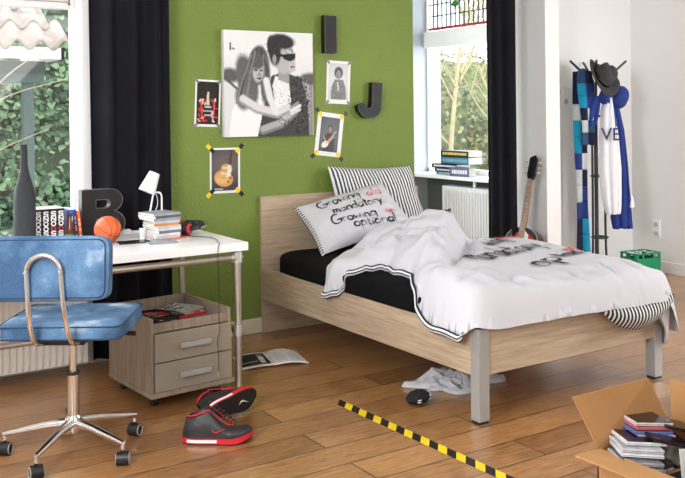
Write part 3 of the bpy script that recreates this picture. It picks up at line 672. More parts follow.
# magazines in the tray of the drawer unit
def cover_pic(w, h, base, seed, cols, n=40):
    rs = random.Random(seed); H = h / w; ops = []
    for i in range(16):
        x, y = rs.random(), rs.random() * H; s = rs.uniform(.05, .2); ops.append(('p', [(x - s, y - s * .4), (x + s, y - s * .3), (x + s * .8, y + s * .4), (x - s * .9, y + s * .3)], rs.choice(cols)))
    for i in range(7): y = rs.random() * H; x = rs.random() * .6; ops.append(('l', [(x, y), (x + .25, y)], .012, rs.choice(cols)))
    return paint(w, h, n, base, ops)
def tray_mag(label, loc, rz, w, h, th, base, seed, cols, group, tilt=(0, 0)):
    t = thing('magazine', label, 'magazine', loc, rot=(tilt[0], tilt[1], rz), group=group)
    M().bx(-w / 2, w / 2, -h / 2, h / 2, 0, th).build('pages', mat('mag_%02x%02x%02x' % base, rgb(*base), .4), t)
    sheet('cover_print', w, h, cover_pic(w, h, tuple(q / 255 for q in base), seed, cols), t, lambda u, v: Vector((u - w / 2, v - h / 2, th + .0005)), .25)
    return t
KR = [(.85, .1, .12), (.9, .9, .9), (.1, .1, .1), (.5, .5, .5)]
BK = [(.08, .08, .08), (.9, .9, .9), (.12, .12, .12), (.5, .5, .5), (.75, .1, .12)]
tray_mag('red-edged magazine lying lowest on the left of the drawer unit tray', (-1.06, -.865, .3775), .2, .17, .20, .010, (150, 24, 30), 5, KR, 'magazines in the drawer tray')
tray_mag('dark magazine directly on the red-edged one in the drawer tray', (-1.055, -.85, .389), .3, .17, .20, .010, (30, 30, 32), 6, BK, 'magazines in the drawer tray')
tray_mag('grey printed magazine lying lowest on the right of the drawer tray', (-.875, -.80, .3775), .2, .16, .20, .012, (120, 122, 124), 7, BK, 'magazines in the drawer tray')
tray_mag('black magazine with red and white print, topmost at the left of the tray', (-1.03, -.84, .401), .1, .20, .20, .012, (26, 26, 28), 8, BK + [(.8, .1, .12)], 'magazines in the drawer tray', (.0, .0))
tray_mag('black magazine with grey print and red bottom edge at the right of the tray', (-.89, -.82, .3915), .25, .17, .20, .012, (170, 30, 36), 12, BK, 'magazines in the drawer tray')
tray_mag('pale grey and black magazine on top of the right pile in the tray', (-.885, -.78, .405), .5, .15, .19, .010, (150, 150, 152), 9, BK, 'magazines in the drawer tray')

# ------------------------------------------------------------------ wall decoration
WY = .03
def G(g): return (g, g, g)
t = thing('canvas_picture', 'large black-and-white canvas photo of a couple on the green wall', 'picture', (-.254, WY, 1.256))
CW, CH = .647, .672
M().bx(0, CW, -.035, -.001, 0, CH).build('stretcher_frame', mat('canvas_edge', rgb(225, 225, 225), .8), t, bevel=.001)
ops = [('e', .5, .95, .8, .25, 0, G(.93), .8), ('p', [(0, 0), (.35, 0), (.3, .5), (0, .62)], G(.88)), ('e', .07, .60, .10, .07, -10, G(.35), .5), ('l', [(0, .58), (.2, .42)], .012, G(.3)),
       ('e', .93, .56, .16, .07, 10, G(.35), .5), ('p', [(.85, 0), (1, 0), (1, .5), (.85, .55)], G(.55)),
       # man: jacket, shirt
       ('p', [(.35, 0), (.95, 0), (.93, .35), (.86, .58), (.66, .64), (.52, .6), (.45, .4)], G(.22)), ('p', [(.56, .6), (.72, .55), (.74, .3), (.66, .12), (.56, .3), (.53, .5)], G(.92)),
       ('n', .84, .32, .14, .3, 70, 2.2, 3), ('n', .6, .3, .06, .25, 60, .5, 4),
       ('p', [(.60, .56), (.72, .52), (.72, .72), (.6, .72)], G(.62)),
       ('e', .67, .78, .115, .16, -5, G(.72), .12), ('p', [(.72, .62), (.80, .66), (.785, .70), (.80, .715), (.79, .74), (.8, .78), (.7, .8)], G(.75)),
       ('e', .56, .84, .07, .14, 0, G(.14), .3), ('e', .64, .945, .15, .075, -6, G(.12), .3), ('e', .52, .9, .05, .10, 0, G(.13), .3), ('n', .62, .9, .18, .12, 40, .8, 8),
       ('e', .555, .765, .022, .045, 0, G(.6), .3), ('p', [(.57, .81), (.80, .83), (.79, .77), (.73, .745), (.67, .765), (.64, .79), (.57, .795)], G(.04)), ('l', [(.74, .69), (.79, .695)], .006, G(.3)),
       # woman: blouse, hair, face
       ('p', [(.05, 0), (.36, 0), (.42, .25), (.5, .58), (.4, .62), (.2, .5), (.08, .25)], G(.95)),
       ('e', .37, .70, .115, .20, -8, G(.33), .15), ('e', .25, .55, .11, .26, 14, G(.38), .25), ('e', .20, .38, .08, .12, 10, G(.42), .4), ('e', .45, .56, .055, .24, -2, G(.36), .3),
       ('e', .375, .64, .062, .105, -6, G(.74), .25), ('e', .36, .735, .085, .07, -10, G(.34), .35), ('e', .345, .655, .022, .012, -10, G(.22), .8), ('e', .405, .65, .018, .011, 0, G(.22), .8), ('e', .385, .61, .014, .02, 0, G(.55), .9), ('e', .385, .572, .026, .012, 0, G(.25), .6),
       ('l', [(.36, .86), (.24, .66), (.17, .38)], .010, G(.22)), ('l', [(.34, .84), (.28, .6), (.24, .36)], .010, G(.5)), ('l', [(.40, .86), (.47, .66), (.47, .42)], .010, G(.22)), ('l', [(.30, .8), (.20, .55), (.13, .33)], .008, G(.5)), ('l', [(.43, .8), (.44, .6), (.44, .4)], .007, G(.5)), ('n', .3, .6, .2, .3, 80, .35, 9),
       # arms
       ('l', [(.20, .36), (.36, .27), (.58, .22), (.70, .27)], .046, G(.62)), ('l', [(.20, .375), (.36, .285), (.58, .235), (.70, .285)], .034, G(.86)), ('l', [(.46, .55), (.50, .38), (.56, .25)], .036, G(.9)), ('l', [(.42, .06), (.62, .12), (.78, .24)], .044, G(.5)), ('l', [(.42, .075), (.62, .135), (.78, .255)], .030, G(.68)),
       ('n', .66, .16, .06, .06, 60, 1.4, 5), ('l', [(.74, .25), (.84, .30)], .018, G(.9)), ('l', [(.74, .22), (.84, .26)], .014, G(.86)), ('l', [(.735, .28), (.82, .335)], .012, G(.6)),
       ('p', [(.06, .92), (.075, .92), (.08, .84), (.065, .84)], G(.3)), ('e', .10, .86, .02, .008, -20, G(.3), .3)]
sheet('printed_canvas', CW, CH, paint(CW, CH, 120, G(.90), ops), t, lambda u, v: Vector((u, -.036, v)), .6)
YEL = mat('yellow_tape', rgb(242, 214, 30), .5); GTAPE = mat('grey_tape', rgb(130, 132, 130), .5)
def poster(label, x, z, w, h, tiltdeg, pic_ops, base, border, tape, cat='poster'):
    t = thing('poster', label, cat, (x, WY, z), rot=(0, math.radians(tiltdeg), 0))
    r = .006
    M().prism([(a, b) for a, b, _ in rrect(w, h, .012, 0)], .0008, .0022, lambda u, v, d: Vector((u, -d, v))).build('paper', mat('white_card', rgb(238, 238, 236), .5, var=.01), t)
    bl, bb, br, bt = border; pw = w - bl - br; ph = h - bb - bt
    sheet('printed_photo', pw, ph, paint(pw, ph, 44, base, pic_ops), t, lambda u, v: Vector((-w / 2 + bl + u, -.0027, -h / 2 + bb + v)), .35)
    for sx in (-1, 1):
        for sz in (-1, 1):
            if tape == 'grey': ms = [(GTAPE, 0)]
            else: ms = [(YEL, 0), (BLACK, 1)]
            o_ = None
            for mm, k in ms:
                ang = 45 if sx * sz < 0 else -45
                ang = -ang
                cx, cz = sx * (w / 2 - .004), sz * (h / 2 - .004); L = .048 if len(ms) == 1 else .034; off = 0 if len(ms) == 1 else (k - .5) * .034 * (1 if tape == 'yb' else sx)
                a = math.radians(ang); d = Vector((math.cos(a), math.sin(a))); n = Vector((-d.y, d.x)) * (.008 if len(ms) == 1 else .013)
                c = Vector((cx, cz)) + d * off
                pts = [c - d * L / 2 - n, c + d * L / 2 - n, c + d * L / 2 + n, c - d * L / 2 + n]
                b_ = M().prism([tuple(p) for p in pts], .0028, .0036, lambda u, v, dd: Vector((u, -dd, v)))
                q = b_.build('tape_strip' if k == 0 else 'tape_black_end', mm, t if o_ is None else o_); o_ = o_ or q
    return t
gt = []
rs = random.Random(4)
for i in range(60): gt.append(('e', .5 + rs.uniform(-.40, .40), .12 + rs.random() * .95, .035, .075, rs.uniform(0, 180), rs.choice([(.9, .2, .15), (.85, .1, .1), (.95, .85, .82), (.7, .1, .1), (.1, .08, .08)]), .3))
gt += [('p', [(.42, .55), (.58, .55), (.56, 1.35), (.46, 1.35)], (.82, .80, .70)), ('e', .5, .5, .16, .3, 0, (.12, .12, .14), .3), ('l', [(.38, .72), (.66, .72)], .02, (.9, .9, .9)), ('l', [(.38, .55), (.66, .55)], .02, (.9, .9, .9)), ('l', [(.38, .38), (.66, .38)], .025, (.9, .85, .8)), ('l', [(.2, .95), (.25, .3)], .03, (.9, .3, .25)), ('l', [(.8, .95), (.78, .3)], .03, (.9, .3, .25))]
poster('poster of a red-lit electric guitar taped left of the canvas photo', -.350, 1.469, .172, .292, 2.5, gt, (.10, .08, .07), (.012, .016, .012, .012), 'grey')
wood = (.85, .62, .35)
g2 = [('e', .5, .9, .7, .5, 0, (.40, .38, .38), 1), ('p', [(.60, .75), (.72, .75), (.82, 1.5), (.72, 1.5)], (.35, .22, .16)), ('e', .45, .42, .36, .28, -15, wood, .06), ('e', .56, .74, .22, .18, -15, wood, .06), ('e', .40, .40, .24, .16, 0, (.92, .72, .42), .6), ('p', [(.54, .45), (.72, .5), (.74, .85), (.62, .9)], (.92, .90, .82)), ('l', [(.45, .78), (.68, .78)], .03, (.9, .88, .8)), ('l', [(.36, .6), (.6, .58)], .03, (.9, .88, .8)), ('l', [(.30, .46), (.52, .44)], .018, (.6, .6, .6)), ('e', .70, .42, .035, .035, 0, (.3, .2, .1), .3), ('e', .62, .30, .035, .035, 0, (.3, .2, .1), .3), ('e', .78, .52, .035, .035, 0, (.3, .2, .1), .3), ('l', [(.06, .06), (.4, .06)], .02, (.75, .75, .75))]
poster('poster of an orange-brown electric guitar taped with yellow corners below the canvas photo', -.237, 1.047, .208, .284, 0.5, g2, (.25, .24, .26), (.012, .016, .014, .012), 'yb')
g3 = [('e', .5, .75, .5, .6, 0, G(.85), 1), ('p', [(.12, 0), (.9, 0), (.88, .5), (.74, .86), (.30, .86), (.14, .5)], G(.42)), ('n', .5, .35, .3, .4, 16, 1.0, 2), ('e', .50, 1.15, .22, .26, 0, G(.12), .2), ('e', .50, 1.08, .13, .17, 0, G(.5), .2), ('e', .45, 1.1, .025, .015, 0, G(.12), .3), ('e', .56, 1.1, .025, .015, 0, G(.12), .3), ('l', [(.46, .99), (.55, .99)], .012, G(.2)), ('l', [(.25, .3), (.5, .15), (.75, .3)], .05, G(.35)), ('l', [(.46, .72), (.5, .4)], .03, G(.85))]
poster('black-and-white poster of a standing person taped below the metal letter I', .614, 1.607, .190, .292, 2.5, g3, G(.78), (.016, .03, .016, .016), 'grey')
g4 = [('e', .5, .7, .55, .6, 0, (.35, .38, .40), 1), ('p', [(.2, 0), (.8, 0), (.82, .6), (.68, .85), (.38, .85), (.2, .6)], (.12, .10, .10)), ('e', .52, 1.08, .13, .18, 0, (.16, .11, .08), .2), ('e', .52, 1.02, .08, .12, 0, (.66, .48, .38), .2), ('l', [(.75, .7), (.5, .45), (.3, .4)], .045, (.7, .52, .42)), ('l', [(.22, .65), (.35, .45), (.55, .45)], .04, (.7, .52, .42)), ('e', .32, .32, .2, .14, 35, (.9, .88, .82), .1), ('l', [(.38, .38), (.85, .95)], .03, (.75, .65, .5))]
poster('white-framed poster of a person playing a pale guitar below the black-and-white one', .5365, 1.255, .208, .292, 7.5, g4, (.22, .25, .28), (.030, .030, .030, .030), 'yb2')
# metal letters on wall
letter('letter', 'slim black metal letter I on the green wall right of the canvas photo', [[(-.046, 0), (.046, 0), (.046, .25), (-.046, .25)]], .05, (.527, WY - .0265, 1.802))
Jl = [(-.10, .085), (-.10, .075)] + arc(.01, .085, .11, .085, 190, 360, 12) + [(.12, .25), (.03, .25), (.03, .10)] + arc(-.003, .095, .033, .028, 0, -180, 6) + [(-.036, .105)]
letter('letter', 'black metal letter J on the green wall above the striped pillow', [[(x * .88, y) for x, y in Jl]], .05, (.826, WY - .0265, 1.360), 0, 3)

# ------------------------------------------------------------------ bed
B = thing('bed', 'light oak bed with silver-grey corner posts along the green wall', 'bed', (0, 0, 0))
BW, BL = 1.26, 2.067
M().bx(0, BW, 0, .025, 0, .87).build('headboard', OAK_X, B, bevel=.001)
for x0 in (0, BW - .028): M().bx(x0, x0 + .028, -BL + .055, 0, .2134, .4126).build('side_rail', OAK_Y, B, bevel=.0015)
M().bx(.045, BW - .045, -BL + .012, -BL + .045, .2134, .4226).build('footboard', OAK_X, B, bevel=.0015)
for x0 in (0, BW - .06):
    p = M().bx(x0, x0 + .06, -BL, -BL + .06, .012, .427).build('post', SILVER, B, bevel=.003)
    M().bx(x0 + .004, x0 + .056, -BL + .004, -BL + .056, 0, .012).build('foot_cap', BLACK, p)
m = M()
for i in range(12): m.bx(.028, BW - .028, -BL + .15 + i * .155, -BL + .22 + i * .155, .30, .315)
m.build('slat', OAK_X, B)
MT = thing('mattress', 'thick mattress in a fitted black sheet on the oak bed', 'mattress', (.63, -1.02, .316))
def mt(c):
    c = c.copy(); n = noise.noise(Vector((c.x * 3, c.y * 3, c.z * 3))); c += Vector((0, 0, n * .008)); return c
cushion(.0, -.01, .108, 1.238, 2.03, .218, n=34, p=7, tuft=mt).build('fitted_sheet', BLKCLOTH, MT, smooth=True)

# duvet --------------------------------------------------
COTTON = mat('white_cotton', rgb(206, 206, 212), .85, var=.015, vscale=4, bump=.3, bscale=14, spec=.2)
poly = [(-.038, -.81), (-.022, -.88), (.0, -.94), (.03, -1.00), (.08, -1.05), (.14, -1.07), (.19, -1.10), (.165, -1.19), (.155, -1.27), (.165, -1.36), (.10, -1.46), (.015, -1.60), (-.035, -1.80), (-.048, -1.97), (-.035, -2.04), (.04, -2.10), (.2, -2.105), (.6, -2.115), (.9, -2.14), (1.18, -2.15), (1.335, -2.11), (1.345, -1.9), (1.335, -1.3), (1.33, -.85), (1.2, -.62), (.9, -.48), (.6, -.50), (.35, -.60), (.12, -.70), (.0, -.77)]
def catmull(P, n):
    out = []; k = len(P)
    for i in range(k):
        p0, p1, p2, p3 = [np.array(P[(i + j - 1) % k]) for j in range(4)]
        for s in range(n):
            t = s / n; out.append(.5 * ((2 * p1) + (-p0 + p2) * t + (2 * p0 - 5 * p1 + 4 * p2 - p3) * t * t + (-p0 + 3 * p1 - 3 * p2 + p3) * t ** 3))
    return np.array(out)
PB = catmull(poly, 10)
def sdist(x, y):
    """distance inside the outline (positive inside) and nearest point"""
    a = PB; b = np.roll(PB, -1, 0); px = np.array([x, y]); ab = b - a; t = np.clip(((px - a) * ab).sum(1) / (ab * ab).sum(1), 0, 1); q = a + ab * t[:, None]; d = np.hypot(*(px - q).T)
    i = int(d.argmin()); inside = False; c = (a[:, 1] > y) != (b[:, 1] > y)
    xs = (b[:, 0] - a[:, 0]) * (y - a[:, 1]) / (b[:, 1] - a[:, 1] + 1e-12) + a[:, 0]; inside = (np.count_nonzero(c & (x < xs)) % 2) == 1
    return (d[i] if inside else -d[i]), q[i], i
def sm(a, b, x): t = min(1, max(0, (x - a) / (b - a))); return t * t * (3 - 2 * t)
def zrim(x, y):
    z = .555
    z -= (1 - sm(-.04, .09, x)) * (.165 - .05 * sm(-1.99, -2.07, y))
    z -= sm(1.19, 1.34, x) * (.16 + .16 * sm(-1.7, -2.05, y))
    z -= sm(-2.0, -2.10, y) * .13 * (1 - sm(1.19, 1.34, x)) * sm(-.04, .09, x)
    return max(z, zmat(x, y) + .022)
def zmat(x, y):
    u = min(1, abs(x - .63) / .619); v = min(1, abs(y + 1.03) / 1.015); q = 1 - u ** 7 - v ** 7
    return .424 + .109 * q ** (1 / 7) if q > 0 else 0
def wr(x, y, sx, sy, sd): return noise.noise(Vector((x * sx + sd, y * sy + sd * 2, sd)))
CREASE = [([(.17, -1.17), (.36, -1.02), (.55, -.80)], .030, .020), ([(.16, -1.30), (.42, -1.22), (.66, -1.10), (.86, -.92)], .034, .018), ([(.12, -1.47), (.30, -1.42), (.42, -1.30)], .030, .018),
          ([(.05, -.90), (.25, -.86), (.42, -.72)], .022, .018), ([(.50, -.98), (.62, -.84), (.80, -.72)], .022, .016), ([(.20, -1.75), (.34, -1.66), (.50, -1.62)], .020, .020), ([(.30, -2.05), (.36, -1.90), (.46, -1.72)], .022, .018),
          ([(.72, -2.08), (.74, -1.95), (.82, -1.80)], .024, .016), ([(.92, -2.10), (.96, -1.96), (1.00, -1.84)], .026, .015), ([(1.10, -2.10), (1.10, -1.95), (1.06, -1.78)], .026, .016), ([(1.24, -2.05), (1.20, -1.85), (1.12, -1.66)], .022, .016), ([(.02, -1.9), (.12, -1.86), (.26, -1.90)], .02, .018)]
def crease(x, y):
    z = 0
    for pl_, dp, wd in CREASE:
        best = 9; tt = 0; k = len(pl_) - 1
        for i in range(k):
            ax, ay = pl_[i]; bx, by = pl_[i + 1]; dx, dy = bx - ax, by - ay; t = min(1, max(0, ((x - ax) * dx + (y - ay) * dy) / (dx * dx + dy * dy))); d = math.hypot(x - ax - t * dx, y - ay - t * dy)
            if d < best: best = d; tt = (i + t) / k
        if best < .12:
            e = math.sin(PI * min(1, max(0, tt * .9 + .05))) ** .6
            z += e * .75 * (-dp * math.exp(-(best / wd / 1.3) ** 2) + dp * .4 * math.exp(-((best - wd * 2.6) / (wd * 1.8)) ** 2))
    return z
def ztop(x, y):
    z = .575 + .012 * math.sin(x * 3 + 1) + .060 * sm(-2.0, -1.20, y) * sm(.0, .5, x) * (1 - .8 * sm(-1.05, -.75, y)) + .022 * (1 - sm(.0, .5, x))
    # side of the heap: line from (1.15,-.85) to (.42,-1.62)
    ax, ay, bx_, by_ = .98, -.86, .40, -1.42; dx, dy = bx_ - ax, by_ - ay; L = math.hypot(dx, dy); s = ((x - ax) * dy - (y - ay) * dx) / L   # >0 head side?
    s = -s if ((0 - ax) * dy - (-1 - ay) * dx) < 0 else s
    s += .03 * wr(x, y, 5, 5, 3.3)
    f = sm(-.01, .09, s)
    z -= .030 * (1 - sm(.15, .45, x)) * sm(-1.35, -1.15, y)
    z += f * (.105 * sm(.05, .55, x)) * sm(-.42, -.62, y)
    z += .062 * math.exp(-((x - .68) / .25) ** 2 - ((y + .98) / .17) ** 2)
    z += .055 * math.exp(-((x - .30) / .14) ** 2 - ((y + 1.42) / .2) ** 2)
    z += .035 * math.exp(-((x - .12) / .12) ** 2 - ((y + 1.75) / .22) ** 2)
    z -= .065 * math.exp(-(s + .03) ** 2 / .0012) * sm(1.25, .95, x) * sm(.15, .45, x)
    z -= .045 * math.exp(-(((x - .36) + (y + 1.02) * .5) / .04) ** 2) * sm(-1.22, -1.05, y) * (1 - sm(-.85, -.7, y))
    z -= .030 * math.exp(-(((x - .55) + (y + 1.15) * .9) / .035) ** 2) * f * sm(.3, .4, x) * (1 - sm(.8, .9, x))
    u_ = x * .92 + y * .38; v_ = -x * .38 + y * .92
    rd = lambda a, b, sd: 1 - min(1, abs(noise.noise(Vector((a, b, sd)))) * 3.2)
    z += .022 * rd(u_ * 6.5, v_ * 1.8, 4.4) ** 2 * sm(-1.78, -1.95, y)
    z += .032 * rd((x + y) * 5, (y - x) * 1.6, 8.1) ** 2 * f
    z += .038 * math.exp(-((x - 1.08) / .26) ** 2 - ((y + 1.86) / .22) ** 2)
    tm = 1 - .85 * sm(.32, .45, x) * sm(-1.95, -1.80, y) * (1 - sm(-1.45, -1.2, y) * (1 - sm(.8, 1.0, x)))
    z += crease(x, y) * tm
    z += (.026 * wr(x, y, 3.2, 3.2, 9.2) + .010 * wr(x, y, 7, 7, 2.2)) * tm
    return z
def duvz(x, y, d=None):
    if d is None: d = sdist(x, y)[0]
    r = .13; k = min(max(d, 0) / r, 1); pr = math.sqrt(max(0, 1 - (1 - k) ** 2)); zr = zrim(x, y)
    return zr + (ztop(x, y) - zr) * pr + .006 * wr(x, y, 9, 9, 7) * (1 - k)
D = thing('duvet', 'rumpled white duvet with handwriting and striped edge, bunched on the bed', 'duvet', (.6, -1.4, .55))
DO = Vector((.6, -1.4, .55)); h = .0115
xs = np.arange(-.08, 1.42, h); ys = np.arange(-2.2, -.44, h); inf = {}
for j, y in enumerate(ys):
    for i, x in enumerate(xs): inf[i, j] = sdist(x, y)
vid = {}; vs = []; fs = []
def gv(i, j):
    if (i, j) in vid: return vid[i, j]
    d, q, k = inf[i, j]; x, y = xs[i], ys[j]
    if d < h * .5: x, y = q; d = 0
    vid[i, j] = len(vs); vs.append(Vector((x, y, duvz(x, y, d))) - DO); return vid[i, j]
for j in range(len(ys) - 1):
    for i in range(len(xs) - 1):
        cc = [(i, j), (i + 1, j), (i + 1, j + 1), (i, j + 1)]
        if sum(inf[c][0] > -h * .2 for c in cc) == 4 or (sum(inf[c][0] > 0 for c in cc) >= 1): fs.append(tuple(gv(*c) for c in cc))
nb = [set() for _ in vs]
for f_ in fs:
    for a_, b_ in zip(f_, f_[1:] + f_[:1]): nb[a_].add(b_); nb[b_].add(a_)
dd = [sdist(v.x + DO.x, v.y + DO.y)[0] for v in vs]
for it in range(10):
    nz = [v.z for v in vs]
    for i, v in enumerate(vs):
        if .001 < dd[i] < .12: a_ = sum(vs[k].z for k in nb[i]) / len(nb[i]); w_ = .7 * (1 if dd[i] < .06 else .4); nz[i] = v.z * (1 - w_) + a_ * w_
    for v, z_ in zip(vs, nz): v.z = z_
m = M(); m.add(vs, fs); dt = m.build('duvet_cover', COTTON, D, smooth=True)

# hem: striped edging along the near edge; UV v across
def hemband(i0, i1, wdt, name, matl, drop):
    n = len(PB); idx = list(range(i0, i1)); pts = []; cum = 0
    for a in idx:
        p = PB[a % n]; pr = PB[(a - 1) % n]; nx = PB[(a + 1) % n]; tn = nx - pr; tn /= np.hypot(*tn); out = np.array([tn[1], -tn[0]])
        if sdist(*(p + out * .01))[0] > 0: out = -out
        pts.append((p, out))
    def f(s, v):
        k = s * (len(pts) - 1); a = int(min(k, len(pts) - 2)); t = k - a; p = pts[a][0] * (1 - t) + pts[a + 1][0] * t; o = pts[a][1] * (1 - t) + pts[a + 1][1] * t
        z = zrim(*p) + .012 - v * wdt * drop - .004 * math.sin(s * 60); q = p + o * (.004 + .012 * math.sin(v * PI)) 
        return Vector((q[0], q[1], z)) - DO
    m = M(); m.grid(len(idx) * 2, 10, f, uv=True); return m.build(name, matl, D, smooth=True, solid=.003)
HEM = stripe_mat('striped_binding', 1, 2.5, .45, (.02, .02, .025), (.78, .78, .8))
hemband(0, 137, .036, 'striped_hem', HEM, 1)
# striped underside turned up at the foot
USTR = stripe_mat('striped_underside', 0, 22, .42, (.80, .80, .80), (.03, .03, .035))
def flap(s, v):
    x = .77 + s * .50; dep = math.sin(PI * min(1, s * .93 + .04)) ** .7; z1 = .445 ; z0 = .435 - .135 * dep
    return Vector((x + (v - .5) * .02 * (s - .4), -2.105 - .045 * math.sin(PI * v) * dep - .02 * s, z0 + (z1 - z0) * v)) - DO
m = M(); m.grid(60, 10, flap, uv=True); m.build('striped_underside', USTR, D, smooth=True, solid=.006)
# corner hanging down on the far side
def corner(s, v):
    P0, P1, P2 = Vector((1.20, -2.135, 0)), Vector((1.345, -2.12, 0)), Vector((1.35, -1.86, 0)); p = P0.lerp(P1, s).lerp(P1.lerp(P2, s), s)
    zt = .47; zb = .36 - .19 * math.sin(PI * min(1, s * .8 + .1)) ** 1.5
    return p + Vector((.010 * math.sin(s * 14) * v - .02 * v, .012 * math.sin(s * 11 + 1) * v + .01 * v, zt + (zb - zt) * v)) - DO
m = M(); m.grid(30, 14, corner); m.build('hanging_corner', COTTON, D, smooth=True, solid=.014)
dfn = lambda s, t, l: Vector((s, t, duvz(s, t) + l + .005)) - DO
lettering('handwriting', [('mandatory...', (.40, -1.60), (1.18, -1.38), .19), ('op', (.70, -1.78), (.92, -1.72), .19), ('tional', (.95, -1.70), (1.18, -1.63), .13), ('Gro', (.72, -.97), (.86, -.93), .09), ('wing', (.84, -1.24), (1.04, -1.17), .15)], dfn, BLKINK, D, .023)
lettering('red_handwriting', [('old', (1.04, -1.12), (1.24, -1.06), .18), ('up', (1.12, -1.56), (1.25, -1.53), .12)], dfn, REDINK, D, .016)

# pillows --------------------------------------------------
def pillow(name, label, A, Bv, Cv, Dv, T, stripemat=None, seed=1, hem=None):
    """A bottom-left, B top-left, C top-right, D bottom-right"""
    A, Bv, Cv, Dv = map(Vector, (A, Bv, Cv, Dv)); O = (A + Dv) / 2
    n = (Dv - A).cross(Bv - A).normalized(); t = thing(name, label, 'pillow', O)
    def P(s, v, side, l=0):
        ps, pv = 1 - abs(2 * s - 1) ** 2.6, 1 - abs(2 * v - 1) ** 2.6; th = T / 2 * max(0, ps * pv) ** .55
        si = s + .035 * (2 * v - 1) ** 2 * 0; sq = .05 * math.sin(PI * v) * (0.5 - s) * abs(2 * s - 1) ** 2; vq = .06 * math.sin(PI * s) * (0.5 - v) * abs(2 * v - 1) ** 2
        q = (A * (1 - s) + Dv * s) * (1 - v) + (Bv * (1 - s) + Cv * s) * v + (Dv - A) * sq + (Bv - A) * vq
        wk = (.012 * noise.noise(Vector((s * 6, v * 4, seed))) + .007 * noise.noise(Vector((s * 13 + v * 5, v * 11, seed + 3)))) * min(1, th / (T * .2))
        return q + n * (side * th + wk + l) - O
    m = M(); m.grid(48, 30, lambda s, v: P(s, v, 1), uv=True); m.grid(48, 30, lambda s, v: P(s, v, -1), uv=True)
    cv = m.build('pillow_cover', stripemat or COTTON, t, smooth=True)
    return t, P, (Dv - A).length, (Bv - A).length
pillow('pillow', 'black-and-white striped pillow upright against the headboard', (.50, -.17, .545), (.475, -.045, 1.045), (1.165, -.045, 1.02), (1.24, -.17, .545), .14, stripe_mat('ticking_stripe', 0, 27, .5, (.80, .81, .83), (.045, .05, .065)), 4)
t, PP, PWd, PHt = pillow('pillow', 'white pillow with black and red handwriting leaning on the striped one', (.195, -.43, .535), (.168, -.14, .80), (.81, -.19, .935), (.86, -.50, .67), .15, None, 2)
pf = lambda s, q, l: PP(s / PWd, 1 - q / PHt, 1, l)
def pl(txt, s0, q0, s1, q1, hh): return (txt, (s0 * PWd, -q0 * PHt), (s1 * PWd, -q1 * PHt), hh)
pf2 = lambda s, q, l: PP(s / PWd, 1 + q / PHt, 1, l)
lettering('handwriting', [pl('Growing', .17, .27, .62, .27, .07), pl('mandatory...', .26, .45, .86, .51, .065), pl('Growing', .20, .63, .66, .70, .07), pl('optional', .38, .79, .82, .90, .065)], pf2, BLKINK, t, .011)
lettering('red_handwriting', [pl('old', .70, .30, .88, .31, .075), pl('up', .76, .70, .88, .73, .055)], pf2, REDINK, t, .009)
# striped back hem on the pillow's left edge
def ph(s, v):
    p = PP(0.004 + .02 * (v - .5), s, -1 if v < .5 else 1, .0); return p + Vector((-.012 * math.sin(PI * v), -.004, -.018 * (1 - v)))
m = M(); m.grid(50, 8, ph, uv=True); m.build('striped_hem', stripe_mat('pillow_binding', 0, 22, .5, (.75, .75, .77), (.03, .03, .04)), t, smooth=True)

# ------------------------------------------------------------------ floor things
# hazard tape
def tape():
    a = Vector((-.338, -1.43, 0)); b = Vector((-.29, -2.72, 0)); L = (b - a).length; d = (b - a) / L; n = Vector((-d.y, d.x, 0)) * .026
    t = thing('hazard_tape', 'black and yellow striped tape stuck on the floor before the bed', 'tape', a)
    P_ = .112; k = int(L / P_ * 2)
    MY = M(); MB = M(); half = P_ / 2; sk = d * -.055
    for i in range(k):
        m = MB if i % 2 == 0 else MY; p0 = d * (i * half); p1 = d * ((i + 1) * half); z = Vector((0, 0, .0012))
        q = [p0 - n - sk * .5, p1 - n - sk * .5, p1 + n + sk * .5, p0 + n + sk * .5]
        m.add([v + z for v in q] + [v + z * .1 for v in q], [(0, 1, 2, 3), (7, 6, 5, 4), (0, 4, 5, 1), (1, 5, 6, 2), (2, 6, 7, 3), (3, 7, 4, 0)])
    MY.build('yellow_stripes', YEL, t); MB.build('black_stripes', BLACK, t)
tape()
# open magazine
t = thing('open_magazine', 'open black-and-white magazine lying on the floor by the bed', 'magazine', (-.27, -.60, 0), math.radians(-14))
def page(side, lift):
    def f(a, b):
        x = side * a * .19; z = .004 + lift * math.sin(PI * a) * (.6 + .4 * b) + .010 * (1 - a); return Vector((x, (b - .5) * .27, z))
    return f
M().grid(20, 8, page(-1, .008)).build('left_pages', MATS['paper_edge'], t, smooth=True, solid=.004)
M().grid(20, 8, page(1, .018)).build('right_pages', MATS['paper_edge'], t, smooth=True, solid=.005)
pic = paint(.17, .20, 60, (.12, .12, .12), [('n', .5, .6, .9, .9, 20, 1.2, 1), ('p', [(.7, .15), (.85, .1), (.9, .8), (.78, 1.0), (.7, .7)], G(.85)), ('e', .78, .95, .09, .11, 0, G(.6), .3), ('l', [(.08, .35), (.22, .35)], .03, G(.85)), ('l', [(.28, .35), (.42, .35)], .03, G(.85)), ('l', [(.46, .35), (.6, .35)], .03, G(.85))])
f1 = page(-1, .008); sheet('printed_page', .17, .20, pic, t, lambda u, v: f1(1 - (u / .17 * .86 + .05), v / .20 * .78 + .1) + Vector((0, 0, .0035)), .75)
f2 = page(1, .018); pic = paint(.17, .24, 40, G(.88), [('l', [(.1, y), (.44, y)], .008, G(.55)) for y in (.2, .3, .4, .5, .6, .7, .8, .9, 1.0)] + [('l', [(.55, y), (.9, y)], .008, G(.55)) for y in (.2, .3, .4, .5, .6, .7, .8, .9)])
sheet('text_page', .17, .24, pic, t, lambda u, v: f2(u / .17 * .9 + .05, v / .24 * .9 + .05) + Vector((0, 0, .0038)), .3)
